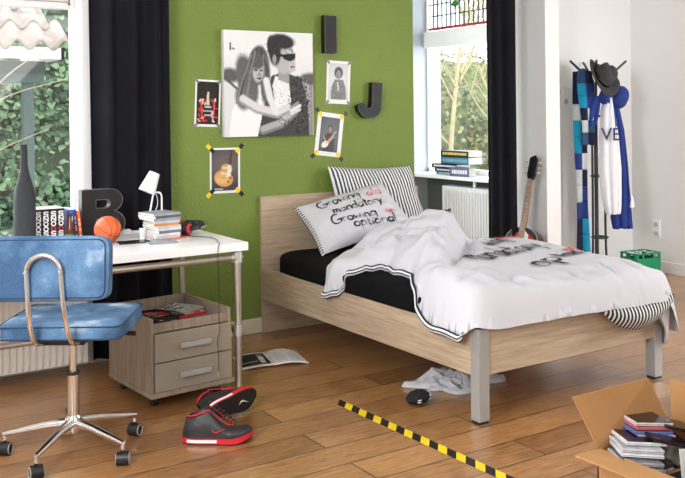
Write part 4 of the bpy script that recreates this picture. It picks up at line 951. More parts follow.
# crumpled cloth
t = thing('grey_shirt', 'crumpled light grey shirt on the floor beside the bed post', 'clothing', (.30, -1.56, 0), -.35)
def cl(u, v):
    a = u * 2 * PI; rr = v * (.21 + .05 * math.sin(3 * a) + .03 * math.sin(7 * a + 1)); x = rr * math.cos(a) * 1.05; y = rr * math.sin(a) * .52
    rg = lambda sx, sy, sd: (1 - min(1, abs(noise.noise(Vector((x * sx, y * sy, sd)))) * 2.6)) ** 1.5
    hh = .012 + (1 - v ** 5) * (.050 * rg(9, 7, 2.2) + .040 * rg(5, 14, 7.7) * (.6 + x) + .022 * rg(16, 16, 4) + .02 * noise.noise(Vector((x * 6, y * 6, 5))))
    x += .03 * noise.noise(Vector((v * 4, a, 3))); y += .02 * noise.noise(Vector((v * 5, a * 2, 9)))
    return Vector((x, y, max(.003, hh) if v < .999 else .002))
M().grid(110, 34, cl).build('cloth', mat('light_grey_jersey', rgb(196, 196, 200), .9, var=.06, bump=.3, bscale=40), t, smooth=True)
t = thing('black_sock', 'balled black sock with white print on the floor by the grey shirt', 'sock', (-.03, -1.66, 0), .4)
def sk(u, v):
    a = u * 2 * PI; b = v * PI; rr = 1 + .22 * noise.noise(Vector((math.cos(a) * 2, math.sin(a) * 2, v * 5))); return Vector((.075 * rr * math.sin(b) * math.cos(a), .05 * rr * math.sin(b) * math.sin(a), .03 - .030 * math.cos(b) * (rr if v > .5 else 1)))
M().grid(36, 20, sk).build('sock_knit', mat('black_knit', rgb(30, 30, 34), .95, var=.2, bump=.6, bscale=200), t, smooth=True)
m = M()
rs = random.Random(5)
for i in range(9):
    u = .6 + rs.random() * .35; v = .35 + rs.random() * .4; p = sk(u, v); q = sk(u + .04, v + .02); n = (p - Vector((0, 0, .03))).normalized() * .002; m.tube([p + n, p.lerp(q, .5) + n * 1.6, q + n], .0022, 6)
m.build('white_print', SATIN, t)

# sneakers ------------------------------------------------
LEATH = mat('black_leather', rgb(34, 33, 35), .45, var=.2, vscale=30, bump=.15, bscale=60)
def sneaker(label, loc, rotv):
    t = thing('sneaker', label, 'shoe', loc, rot=rotv, group='black and red sneakers')
    def W(x):  # half width along length, x -.15..+.15
        u = (x + .15) / .30; return .052 * (max(0, 1 - abs(2 * u - 1) ** 3.2)) ** .5 * (.78 + .26 * sm(.35, .75, u))
    # outsole red/white, midsole
    def outline(sc, n=40):
        pts = []
        for i in range(n + 1): x = -.15 + .3 * (1 - math.cos(PI * i / n)) / 2; pts.append((x, W(x) * sc))
        for i in range(n - 1, 0, -1): x = -.15 + .3 * (1 - math.cos(PI * i / n)) / 2; pts.append((x, -W(x) * sc))
        return pts
    def toe(x): return .018 * sm(.06, .15, x) ** 1.5
    def lay(z0, z1, sc, mt_, name, x0=-1, x1=1, par=None):
        pts = [p for p in outline(sc) if x0 <= p[0] <= x1]; n = len(pts); m = M(); m.add([(x, y, z0 + toe(x)) for x, y in pts] + [(x, y, z1 + toe(x)) for x, y in pts], [tuple(range(n))[::-1], tuple(range(n, 2 * n))] + [(i, (i + 1) % n, n + (i + 1) % n, n + i) for i in range(n)]); return m.build(name, mt_, par or t, smooth='auto')
    lay(0, .006, 1.0, mat('sole_black', rgb(26, 24, 26), .6), 'tread')
    lay(.006, .028, 1.06, RED, 'red_outsole')
    lay(.011, .023, 1.09, SATIN, 'white_midsole', -.128, .01)
    # upper
    def H(x):
        u = (x + .15) / .3; return .024 + toe(x) + .120 * (1 - sm(.34, .66, u)) * (.72 + .32 * sm(0, .34, u)) + .044 * sm(.34, .60, u) * (1 - .25 * sm(.65, .9, u)) * math.sqrt(max(.05, 1 - max(0, (u - .84) / .165) ** 2))
    nx, na = 46, 22; m = M()
    def f(a, b):
        x = -.147 + .294 * a; th = PI * b; hw = W(x) * 1.0; hh = H(x) - .02 - toe(x); cosb = math.cos(th); zz = math.sin(th) ** .62
        wv = hw * (1 - .30 * sm(.03, .12, hh * zz)) ; y = math.copysign(abs(cosb) ** .75, cosb) * wv
        xx = x + .020 * sm(.02, .12, hh * zz) * (1 - sm(.0, .25, a)) - .010 * sm(.05, .14, hh * zz) * sm(.3, .5, a)
        return Vector((xx, y, .02 + toe(x) + hh * zz))
    m.grid(nx, na, f); m.build('upper', LEATH, t, smooth=True)
    m = M(); m.lathe([(.0, -.004), (.028, -.004), (.036, .003), (.030, .008), (.022, -.006), (0, -.02)], 24, (-.075, 0, .124), 0, rot('Y', -16) @ Matrix.Diagonal((1.45, .8, 1)).to_3x3()); m.build('collar', mat('dark_lining', rgb(24, 22, 24), .9), t, smooth='auto')
    m = M(); m.tube([(-.075 + 1.4 * .034 * math.cos(a), .029 * math.sin(a), .129 + .014 * math.cos(a)) for a in [2 * PI * i / 30 for i in range(30)]], .0035, 8, closed=True)
    m.tube(smoothpath([(-.04, -.028, .148), (.0, -.031, .118), (.04, -.034, .085), (.07, -.02, .076)], 3), .0028, 6); m.tube(smoothpath([(-.04, .028, .148), (.0, .031, .118), (.04, .034, .085), (.07, .02, .076)], 3), .0028, 6); m.build('red_piping', RED, t, smooth=True)
    m = M()
    for i in range(6):
        x = -.012 + i * .014; z = .150 - i * .0125; m.tube(smoothpath([(x, -.026, z - .008), (x + .004, -.01, z + .006), (x + .012, .01, z + .004), (x + .012, .026, z - .01)], 2), .0032, 6)
    m.tube(smoothpath([(-.02, -.01, .152), (-.03, -.03, .148), (-.01, -.045, .125), (.03, -.045, .09)], 3), .003, 6); m.build('laces', BLACK, t, smooth=True)
    m = M(); m.box((-.038, 0, .155), (.008, .036, .045), 0, rot('Y', 20)); m.build('tongue', LEATH, t, bevel=.003)
    # curved tick emblem, side and sole
    sw = [(-.030, .008), (-.022, -.004), (-.010, -.007), (.03, .012), (-.008, -.0005), (-.018, .0)]
    m = M(); m.prism(sw, 0, .003, lambda u, v, d: Vector((.01 + u, -.0515 - d - .002 + .05 * max(0, v), .062 + v))); m.build('red_tick', RED, t)
    m = M(); m.prism([(a * 1.1, b * 1.3) for a, b in sw], 0, .0012, lambda u, v, d: Vector((.06 + u * .9, v, -d - .0002 + toe(.06 + u)))); m.build('white_tick', SATIN, t)
    return t
a = math.atan2(-1.66 + 1.50, -.93 + 1.174)
sneaker('upright black and red high-top sneaker in front of the drawer unit', (-1.045, -1.575, 0), (0, 0, a + .05))
# second shoe lies on its side, sole to the camera
Rm = Matrix.Rotation(-.12, 3, 'Z') @ Matrix.Rotation(math.radians(-80), 3, 'X') @ Matrix.Rotation(math.radians(-20), 3, 'Y')
sneaker('black and red sneaker tipped on its side with its sole showing, behind the upright one', (-.862, -1.36, .066), Rm.to_euler())

# ------------------------------------------------------------------ cardboard box with CDs
CARD = mat('cardboard', rgb(184, 138, 88), .85, var=.06, vscale=8, bump=.1, bscale=30)
BX = thing('cardboard_box', 'open cardboard box full of CD cases in the right foreground', 'box', (-.10, -3.2, 0))
x0, x1, y0, y1, H_ = -.21, .17, -.24, .19, .26; th = .006
M().bx(x0, x1, y0, y1, 0, .006).build('bottom', CARD, BX)
m = M(); m.bx(x0, x0 + th, y0, y1, 0, H_); m.bx(x1 - th, x1, y0, y1, 0, H_); m.bx(x0, x1, y0, y0 + th, 0, H_); m.bx(x0, x1, y1 - th, y1, 0, H_); m.build('side_walls', CARD, BX)
def flapq(name, q):
    q = [Vector(p) for p in q]; n = (q[1] - q[0]).cross(q[3] - q[0]).normalized() * th / 2
    m = M(); m.add([p + n for p in q] + [p - n for p in q], [(0, 1, 2, 3), (7, 6, 5, 4), (0, 4, 5, 1), (1, 5, 6, 2), (2, 6, 7, 3), (3, 7, 4, 0)]); o = m.build(name, CARD, BX, bevel=.001)
    m = M()
    for k in range(1, 6):
        f_ = k / 6 + .03 * ((k * 7) % 3 - 1); m.tube([q[0].lerp(q[1], f_) + n * 1.0, q[3].lerp(q[2], f_) + n * 1.0], .0012, 4)
    m.build('crease', mat('cardboard_crease', rgb(176, 134, 86), .9), o)
flapq('flap', [(x0, y1, H_), (x1, y1, H_), (x1 - .10, y1 + .01, H_ + .185), (x0 - .085, y1 + .03, H_ + .18)])
flapq('flap', [(x0, y1 - .01, H_), (x0, y0, H_), (x0 - .12, y0 + .01, H_ + .004), (x0 - .13, y1 - .02, H_ + .008)])
flapq('flap', [(x1, y0, H_), (x1, y1 - .01, H_), (x1 - .03, y1 - .03, H_ + .18), (x1 - .03, y0 + .02, H_ + .18)])
flapq('flap', [(x1, y0, H_), (x0, y0, H_), (x0 + .02, y0 - .13, H_ - .08), (x1 - .02, y0 - .13, H_ - .08)])
cdn = [0]
CLEAR = mat('clear_plastic_case', rgb(190, 194, 198), .15, var=.03)
def cdcase(label, loc, rotv, spine, cover=None, th=.0105, group='CD cases in the cardboard box'):
    t = thing('cd_case', label, 'CD case', loc, rot=rotv, group=group)
    M().bx(-.071, .071, -.062, .062, 0, th).build('case', mat('case_%02x%02x%02x' % spine, rgb(*spine), .2, var=.1, vscale=60), t, bevel=.001)
    m = M(); m.bx(-.0714, .0714, -.0624, .0624, th * .42, th * .52); m.build('case_gap', BLACK, t)
    M().bx(-.065, .068, -.059, .059, th - .0002, th + .0006).build('cover_sheet', mat('cov_%02x%02x%02x' % (cover or spine), rgb(*(cover or spine)), .2, var=.3, vscale=20), t)
    return t
BO = Vector((-.10, -3.2, 0))
rz0 = -.32
# hidden lower filling of the box, the flat layer the visible cases rest on
z = .012
low = [(200, 200, 205), (60, 60, 66), (150, 150, 156), (36, 36, 40)]
places = [(-.205, -3.12), (-.045, -3.12), (-.205, -3.29), (-.045, -3.29)]
names4 = ['back left', 'back right', 'front left', 'front right']
k0 = 0
for lvl in range(2):
    for pi_, (px, py) in enumerate(places):
        cdcase('CD case lying flat, %s at the %s of the box under the tilted cases' % (('lower', 'upper')[lvl], names4[pi_]), (px, py, .2005 + lvl * .0118), (0, 0, .02 * ((lvl * 3 + pi_) % 5 - 2)), low[(lvl + pi_) % 4], None)
# filler cardboard layer supporting them
M().bx(x0 + .008, x1 - .008, y0 + .008, y1 - .008, .188, .200).build('inner_tray', CARD, BX)
def st(label, x, y, z, rz, rx, ry, spine, cover=None): cdcase(label, (x, y, z), (math.radians(rx), math.radians(ry), rz), spine, cover)
# two grey cases front left
st('clear grey CD case lying lowest at the left rim of the box', -.262, -3.135, .232, -.50, 0, 7, (150, 152, 158), (120, 122, 128))
st('clear grey CD case, second up at the left rim of the box', -.258, -3.125, .247, -.48, 0, 6, (168, 170, 174), (110, 112, 118))
st('white CD case lying on the two grey ones', -.228, -3.105, .262, -.55, 0, 5, (226, 228, 232), (200, 200, 204))
st('pale CD case on top of the white one in the left stack', -.222, -3.10, .2745, -.52, 0, 5, (206, 208, 212), (190, 190, 194))
st('white CD case with black stripe topmost in the left stack', -.195, -3.085, .288, -.42, 0, 6, (232, 234, 238), (28, 28, 30))
st('black-covered CD case sliding right off the left stack', -.115, -3.13, .285, -.45, 0, 14, (34, 34, 38), (24, 24, 26))
st('white-spined CD case at the bottom of the back stack', -.115, -3.06, .272, -.40, 0, 6, (228, 226, 230), (60, 60, 64))
st('purple and white CD case, second of the back stack', -.110, -3.055, .285, -.34, 0, 6, (200, 180, 205), (190, 170, 195))
st('blue and orange CD case in the middle of the back stack', -.118, -3.05, .298, -.36, 0, 6, (110, 130, 190), (40, 40, 48))
st('red and pink CD case near the top of the back stack', -.112, -3.048, .311, -.32, 0, 6, (206, 110, 120), (170, 60, 70))
st('black CD case with white spine edge topmost of the back stack', -.110, -3.045, .324, -.34, 0, 6, (222, 214, 214), (26, 26, 28))
st('black CD case slipping off the right of the back stack', -.020, -3.10, .300, -.34, 0, 16, (30, 30, 34), (22, 22, 24))
# standing CD with photo cover at the right
t = thing('cd_case', 'CD case with a grey-green photo cover standing at the right of the box', 'CD case', (-.245, -3.300, .235), rot=(math.radians(88), math.radians(-4), math.radians(-33)), group='CD cases in the cardboard box')
M().bx(-.071, .071, -.062, .062, 0, .0105).build('case', CLEAR, t, bevel=.001)
t.location = (-.195, -3.335, .275)
pic = paint(.13, .118, 40, (.62, .68, .64), [('e', .3, .7, .4, .3, 0, (.75, .78, .74), .8), ('p', [(.25, .85), (.4, .85), (.62, .3), (.8, .05), (.62, 0), (.48, .25)], (.14, .14, .16)), ('p', [(.55, .9), (.62, .9), (.7, .4), (.6, .35)], (.16, .16, .18)), ('e', .2, .2, .25, .16, 0, (.86, .88, .86), .5)])
sheet('cover_photo', .13, .118, pic, t, lambda u, v: Vector((u - .062, v - .059, .0112)), .2)

# ------------------------------------------------------------------ right side of the room
# books on the sill
SZ = .8605
def sillbook(label, y, z, w, th, col, x=2.26, rz=0, dpt=.16, txt=None, tc=(230, 200, 90)):
    t = thing('book', label, 'book', (x, y, z), rz, 'books stacked on the right sill')
    cm = mat('cover_%02x%02x%02x' % col, rgb(*col), .4, var=.1)
    m = M(); m.bx(0, dpt, -w / 2, w / 2, 0, .003); m.bx(0, dpt, -w / 2, w / 2, th - .003, th); m.bx(0, .004, -w / 2, w / 2, 0, th); m.build('cover', cm, t)
    M().bx(.004, dpt - .004, -w / 2 + .003, w / 2 - .003, .003, th - .003).build('pages', MATS['paper_edge'], t)
    m = M(); rs = random.Random(int(z * 1000)); yy = w / 2 - .03
    while yy > -w / 2 + .03:
        l = rs.uniform(.012, .03); m.bx(-.0012, .0004, yy - l, yy, th * .3, th * .72); yy -= l + .006
    m.build('spine_title', mat('mark_%02x%02x%02x' % tc, rgb(*tc), .5), t)
sillbook('teal book at the bottom of the pile on the sill', .90, SZ, .26, .020, (40, 110, 120), tc=(200, 220, 220))
sillbook('dark blue book second from the bottom of the sill pile', .915, SZ + .021, .27, .032, (46, 52, 88), tc=(220, 220, 230))
sillbook('black book with a white label in the middle of the sill pile', .915, SZ + .054, .33, .036, (30, 30, 38), x=2.25, tc=(225, 225, 230))
sillbook('blue-green book second from the top of the sill pile', .80, SZ + .091, .36, .062, (58, 120, 142), x=2.27, tc=(120, 170, 180))
sillbook('black book with gold lettering on top of the sill pile', .80, SZ + .154, .36, .050, (38, 36, 38), x=2.27)
sillbook('white-edged book standing out at the curtain end of the sill', .62, SZ, .22, .075, (96, 96, 140), x=2.17, rz=.1, dpt=.09, tc=(230, 230, 230))

# guitar --------------------------------------------------
G_ = thing('guitar', 'red and black sunburst guitar leaning on the white wall by the curtain', 'guitar', (1.975, -.20, .012)); G_.scale = (1.05, 1.05, 1.05)
# local frame: v along the neck (up), u across the face, n out of the face (towards the room)
base = Vector((0, 0, 0)); vv = (Vector((2.30, -.11, 1.02)) - Vector((1.975, -.20, .012))).normalized(); nn = Vector((-.96, -.28, 0)); nn = (nn - vv * nn.dot(vv)).normalized(); uu = vv.cross(nn).normalized()
uu = uu if uu.dot(Vector((.84, -.54, 0))) > 0 else -uu
gp = lambda u, v, d: base + uu * u + vv * v + nn * d
body = arc(0, .17, .175, .165, 180, 360, 16) + arc(.09, .27, .083, .03, 0, 20, 2) + [(.125, .30), (.112, .335)] + arc(0, .42, .13, .095, -8, 188, 16) + [(-.112, .335), (-.125, .30), (-.165, .25)]
def outl(sc): return [(u * sc, .27 + (v - .27) * sc) for u, v in body]
m = M(); m.prism(outl(1.0), -.10, 0, gp); m.build('body', mat('dark_red_lacquer', rgb(60, 16, 16), .4, var=.3, vscale=8), G_, smooth='auto', bevel=.004)
m = M(); m.prism(outl(.985), .0005, .004, gp); m.build('face_rim', mat('black_lacquer', rgb(20, 20, 24), .4), G_)
m = M(); m.prism(outl(.84), .004, .0065, gp); m.build('face', mat('red_lacquer', rgb(190, 26, 24), .4, var=.15, vscale=10), G_)
m = M(); m.prism([(.01, .50), (.05, .46), (.075, .30), (.05, .22), (.015, .25)], .0065, .010, gp); m.build('pickguard', SATIN, G_)
m = M(); m.tube([gp(u, v, .004) for u, v in outl(.99)], .003, 6, closed=True); m.build('edge_rim_light', mat('rim_light_grey', rgb(150, 158, 166), .4), G_)  # rim light along the face edge, put in as a blue-grey tube
m = M(); m.prism([(-.022, .42), (.022, .42), (.020, .86), (-.020, .86)], -.012, .016, gp); nk = m.build('neck', mat('rosewood', rgb(150, 112, 88), .4, var=.15, vscale=30), G_, bevel=.003)
m = M()
for i in range(15): z_ = .86 - .40 * (1 - .93 ** i) * 1.45; m.prism([(-.021, z_), (.021, z_), (.021, z_ + .0025), (-.021, z_ + .0025)], .0155, .0175, gp)
m.build('frets', STEEL, nk)
m = M(); m.prism([(-.022, .86), (.022, .86), (.034, .90), (.036, 1.02), (.01, 1.05), (-.03, 1.03), (-.034, .90)], -.010, .008, gp); hd = m.build('headstock', MATS['black_lacquer'], G_, bevel=.003)
for sg in (-1, 1):
    for i in range(3):
        v_ = .915 + i * .04; m = M(); m.tube([gp(sg * .03, v_, 0), gp(sg * .052, v_, 0)], .003, 6); m.lathe([(0, -.008), (.007, -.006), (.007, .006), (0, .008)], 8, gp(sg * .055, v_, 0)); m.build('tuner', mat('cream_peg', rgb(214, 206, 176), .4), hd, smooth='auto')
m = M()
for i in range(6): u = -.015 + i * .006; m.tube([gp(u, .16, .017), gp(u * .9, .87, .020)], .0006, 4)
m.build('strings', STEEL, G_)
m = M(); m.prism([(-.05, .155), (.05, .155), (.045, .175), (-.045, .175)], .006, .017, gp); m.build('bridge', BLACK, G_)

# coat rack -----------------------------------------------
CRX, CRY = 3.066, -.08
K = thing('coat_rack', 'black tubular coat rack standing in the corner', 'coat rack', (CRX, CRY, 0))
BT = mat('dark_tube_metal', rgb(70, 72, 78), .35, .5, var=.1)
dirs = [(-1.0, .25), (-.55, -.55), (.85, -.35), (.35, .85)]
for i, (dx, dy) in enumerate(dirs):
    d = Vector((dx, dy, 0)); d.normalize(); a0 = d * .055
    if i == 0: a0 = Vector((-.045, .03, 0))
    if i == 1: a0 = Vector((-.06, -.03, 0))
    if i == 2: a0 = Vector((.045, -.02, 0))
    if i == 3: a0 = Vector((.012, .05, 0))
    top = a0 + d * (.20 if i != 1 else .09); ft = a0 + d * .14
    m = M(); m.tube(smoothpath([ft + Vector((0, 0, .012)), a0 + d * .04 + Vector((0, 0, .05)), a0 + Vector((0, 0, .14)), a0 + Vector((0, 0, 1.0)), a0 + Vector((0, 0, 1.58)), a0 + d * .03 + Vector((0, 0, 1.66)), top + Vector((0, 0, 1.80))], 2), .0095, 12); m.build('tube_leg', BT, K, smooth=True)
for z in (.36, .86, 1.35): m = M(); m.tube([(.062 * math.cos(a), .062 * math.sin(a), z) for a in [2 * PI * i / 24 for i in range(24)]], .009, 8, closed=True); m.build('ring', BT, K, smooth=True)
# hat
hatp = Vector((2.955, -.21, 1.655))
vd = Vector((math.sin(YAW), math.cos(YAW), 0))
HR = Matrix.Rotation(math.radians(46), 3, vd) @ Matrix.Rotation(math.radians(36), 3, Vector((rt.x, rt.y, 0)))
t = thing('hat', 'dark grey felt trilby hanging tilted on top of the coat rack', 'hat', hatp, rot=HR.to_euler()); t.scale = (1.12, 1.12, 1.12)
FELT = mat('dark_grey_felt', rgb(62, 62, 64), .9, var=.15, bump=.3, bscale=150)
def crown(v):
    if v.z > .09: v = Vector((v.x, v.y, v.z - .03 * math.exp(-(v.x / .03) ** 2)))
    f_ = 1 - .12 * sm(.04, .12, v.z) ; return Vector((v.x * .88 * f_, v.y * 1.08, v.z))
m = M(); m.lathe([(.0, .118), (.03, .118), (.058, .112), (.072, .095), (.078, .05), (.083, .008), (.083, 0)][::-1], 36, fn=crown); m.build('crown', FELT, t, smooth=True, solid=.003)
def brim(v): r_ = v.xy.length; e = max(0, (r_ - .083)) / .05; return Vector((v.x * .93, v.y * 1.06, v.z + .022 * e * e * (abs(v.x) / max(r_, 1e-6)) - .012 * e * (abs(v.y) / max(r_, 1e-6))))
m = M(); m.lathe([(.076, 0), (.095, 0), (.115, 0), (.135, .001), (.152, .005)], 40, fn=brim); 
m.f.pop(); m.f.pop(); m.mi.pop(); m.mi.pop(); m.build('brim', FELT, t, smooth=True, solid=.007)
m = M(); m.lathe([(.0845, .004), (.0835, .03)], 36, fn=crown); m.f.pop(); m.f.pop(); m.mi.pop(); m.mi.pop(); m.build('hat_band', BLACK, t, smooth=True, solid=.003)
# scarf: patchwork
NV, LB, MB_, TQ, GR = (24, 32, 62), (96, 140, 178), (44, 62, 132), (24, 158, 200), (206, 214, 216)
DN = (52, 84, 120)
KN = {c: mat('knit_%02x%02x%02x' % c, rgb(*c), .95, var=.15, vscale=120, bump=.7, bscale=220) for c in (NV, LB, MB_, TQ, GR, DN)}
kl = list(KN.values()); kk = list(KN.keys())
t = thing('scarf', 'blue, navy, turquoise and grey patchwork scarf hung over the left prong', 'scarf', (CRX - .155, CRY + .02, 1.67))
def strip(name, pal, w0, zt, zb, off, xo, zig, slope):
    nr = len(pal); m = M()
    for r_ in range(nr):
        for c2 in range(2):
            def f(a, b, r_=r_, c2=c2):
                s = (c2 + a) / 2; q = (r_ + b) / nr; z = zt + (zb - zt) * q; wz = w0 * (1 + .15 * math.sin(q * 7 + xo))
                x = xo + slope * q + (s - .5) * wz; y = off + .012 * math.sin(s * 7 + q * 5) + .02 * (s - .5) ** 2
                return rt * x - vd * (-y) + Vector((0, 0, z + (.006 * math.sin(s * 40) if (r_ == nr - 1 and b > .8 and zig) else 0)))
            m.grid(6, 6, f, mi=kk.index(pal[r_][c2]))
    return m.build(name, kl, t, smooth=True, solid=.012)
# front layer (towards the viewer => negative depth)
strip('front_end', [(DN, NV), (TQ, MB_), (TQ, MB_), (NV, GR), (GR, DN), (DN, NV)], .11, .045, -.55, -.05, .0, True, .03)
strip('back_end', [(NV, TQ), (NV, NV), (GR, DN), (TQ, NV), (TQ, NV), (MB_, GR), (GR, NV), (GR, MB_), (MB_, MB_), (NV, TQ), (NV, TQ)], .10, .045, -1.42, .03, -.02, False, .015)
m = M(); m.tube(smoothpath([rt * 0 - vd * .05 + Vector((0, 0, .03)), Vector((0, 0, .062)), vd * .03 + Vector((0, 0, .03))], 2), .03, 10, flat=.5); m.build('scarf_fold', KN[DN], t, smooth=True)
# jacket
J = thing('jacket', 'white and royal-blue hooded jacket with letters hanging on the coat rack', 'jacket', (CRX - .07, CRY - .06, 1.53))
JW = mat('white_jersey', rgb(236, 238, 242), .85, var=.03, bump=.2, bscale=30); JB = mat('royal_blue_jersey', rgb(30, 54, 128), .85, var=.15, vscale=8, bump=.2, bscale=30)
def slab(name, rows, dep, mt_, off, nfold=5, amp=.012, th=.02):
    """rows: (z, xl, xr) in view-right coordinates"""
    def f(a, b):
        k = b * (len(rows) - 1); i = int(min(k, len(rows) - 2)); q = k - i; z = rows[i][0] * (1 - q) + rows[i + 1][0] * q; xl = rows[i][1] * (1 - q) + rows[i + 1][1] * q; xr = rows[i][2] * (1 - q) + rows[i + 1][2] * q
        x = xl + (xr - xl) * a; return rt * x + vd * (off + dep * (2 * a - 1) ** 2 + amp * math.sin(a * nfold * PI + b * 3)) + Vector((0, 0, z))
    m = M(); m.grid(24, 24, f); return m.build(name, mt_, J, smooth=True, solid=th)
slab('white_body', [(-.03, .06, .10), (-.13, .02, .13), (-.35, .005, .155), (-.6, .0, .17), (-.85, .03, .165), (-.95, .05, .16), (-.97, .06, .155)], .03, JW, -.04)
slab('blue_side', [(-.08, .09, .16), (-.30, .12, .205), (-.6, .13, .235), (-.85, .12, .25), (-1.0, .10, .255), (-1.085, .115, .26), (-1.09, .12, .26)], .02, JB, -.01)
slab('blue_lining', [(-.02, -.06, .03), (-.10, -.09, .01), (-.22, -.085, -.02), (-.26, -.075, -.04)], .02, JB, -.02, 3)
cushion(*(rt * .175 + vd * .0 + Vector((0, 0, -.03))), .14, .12, .19, n=14, p=2.3, R=rot('Y', 30)).build('hood', JB, J, smooth=True)
slab('blue_collar', [(.03, .02, .13), (-.03, .0, .15), (-.08, .03, .15)], .03, JB, -.045, 3, .008)
slab('white_cuff', [(-.8, .235, .262), (-.92, .24, .275)], .01, JW, .0, 1)
CM = Matrix((rt, up, -vd)).transposed()
text_mesh('chest_letters', 'VE', .145, mat('navy_print', rgb(40, 48, 92), .8), J, loc=rt * .075 + vd * -.085 + Vector((0, 0, -.33)), rotm=CM, depth=.002)
# crate
CR = thing('bottle_crate', 'green plastic bottle crate on the floor in the right corner', 'crate', (3.285, -.305, 0), math.radians(-8)); CR.scale = (.80, .80, .96)
GP = mat('green_crate_plastic', rgb(16, 140, 92), .4, var=.05)
m = M(); X1, Y1, Z1 = .155, .11, .26
m.bx(-X1, X1, -Y1, Y1, 0, .012)
for sx in (-1, 1): m.bx(sx * X1 - .008, sx * X1 + .008, -Y1, Y1, 0, .10); m.bx(sx * X1 - .01, sx * X1 + .01, -Y1, Y1, .12, Z1 - .045); m.bx(sx * X1 - .012, sx * X1 + .012, -Y1, Y1, Z1 - .012, Z1); [m.bx(sx * X1 - .009, sx * X1 + .009, yy - .012, yy + .012, .1, Z1 - .01) for yy in (-Y1 + .012, 0, Y1 - .012)]
for sy in (-1, 1): m.bx(-X1, X1, sy * Y1 - .008, sy * Y1 + .008, 0, .10); m.bx(-X1, X1, sy * Y1 - .01, sy * Y1 + .01, .12, Z1 - .045); m.bx(-X1, X1, sy * Y1 - .012, sy * Y1 + .012, Z1 - .012, Z1); [m.bx(xx - .012, xx + .012, sy * Y1 - .009, sy * Y1 + .009, .1, Z1 - .01) for xx in (-X1 + .012, -.07, .07, X1 - .012)]
m.build('crate_body', GP, CR, bevel=.002)
m = M()
for i in (1, 2): xx = -X1 + i * .1033; m.bx(xx - .002, xx + .002, -Y1 + .01, Y1 - .01, .012, .14)
for i in (1,): yy = 0; m.bx(-X1 + .01, X1 - .01, yy - .002, yy + .002, .012, .14)
m.build('divider', GP, CR)
proto = None; cz = math.cos(math.radians(-8)); sz_ = math.sin(math.radians(-8))
cap_w = mat('silver_cap', rgb(214, 214, 214), .3, .3)
col_n = ['left', 'middle', 'right']; row_n = ['front', 'back']
for i in range(3):
    for j in range(2):
        if (i, j) == (1, 0): continue
        lx, ly = -.082 + i * .082, -.043 + j * .086; p = (3.285 + lx * cz - ly * sz_, -.305 + lx * sz_ + ly * cz, .0125)
        lb = 'capped dark bottle in the green crate, %s row, %s column' % (row_n[j], col_n[i])
        if proto is None:
            proto = thing('bottle', lb, 'bottle', p, 0, 'bottles in the green crate')
            M().lathe([(0, 0), (.031, 0), (.033, .01), (.033, .13), (.028, .155), (.015, .185), (.0125, .225), (.0135, .228)], 18).build('bottle_glass', mat('dark_green_glass', rgb(34, 44, 34), .1), proto, smooth='auto')
            M().lathe([(.0145, .222), (.0155, .226), (.015, .236), (0, .238)], 16).build('bottle_cap', cap_w, proto, smooth='auto')
        else:
            c = copy_tree(proto); c.location = p; c['label'] = lb

# ------------------------------------------------------------------ outdoors
sbox('ground', -14, 24, 1.7, 34, -.35, -.25, mat('garden_soil', rgb(120, 120, 96), .95, var=.3, vscale=2))
LEAF = lambda nm, c: mat(nm, rgb(*c), .5, var=.35, vscale=3)
def foliage(name, mats_, parent, n, sampler, size, seed, core=None):
    rs = random.Random(seed); m = M()
    for i in range(n):
        p, nrm = sampler(rs); s = size * rs.uniform(.6, 1.3); a = rs.uniform(0, 2 * PI)
        nrm = (nrm + Vector((rs.uniform(-.6, .6), rs.uniform(-.6, .6), rs.uniform(-.3, .8)))).normalized(); t1 = nrm.orthogonal().normalized(); t2 = nrm.cross(t1); d = t1 * math.cos(a) + t2 * math.sin(a); e = nrm.cross(d)
        m.add([p - d * s * .5, p + e * s * .42 - d * s * .1, p + e * s * .22 + d * s * .35, p + d * s * .6 + nrm * s * -.1, p - e * s * .22 + d * s * .35, p - e * s * .42 - d * s * .1, p + nrm * s * .06], [(0, 1, 6), (1, 2, 6), (2, 3, 6), (3, 4, 6), (4, 5, 6), (5, 0, 6)], i % len(mats_))
    return m.build(name, mats_, parent)
# ivy hedge behind the shed
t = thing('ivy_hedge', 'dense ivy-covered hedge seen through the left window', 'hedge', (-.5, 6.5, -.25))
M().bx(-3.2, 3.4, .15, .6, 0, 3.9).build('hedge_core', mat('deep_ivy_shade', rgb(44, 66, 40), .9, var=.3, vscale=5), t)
def s1(rs):
    x = rs.uniform(-2.0, 3.2); z = rs.uniform(.1, 3.9); return Vector((x, .12 + .18 * noise.noise(Vector((x * 1.3, z * 1.3, 1))) - rs.random() * .08, z)), Vector((0, -1, .25))
foliage('ivy_leaves', [LEAF('ivy_green', (66, 104, 66)), LEAF('ivy_light', (112, 144, 102)), LEAF('ivy_dark', (36, 66, 42))], t, 9000, s1, .10, 3)
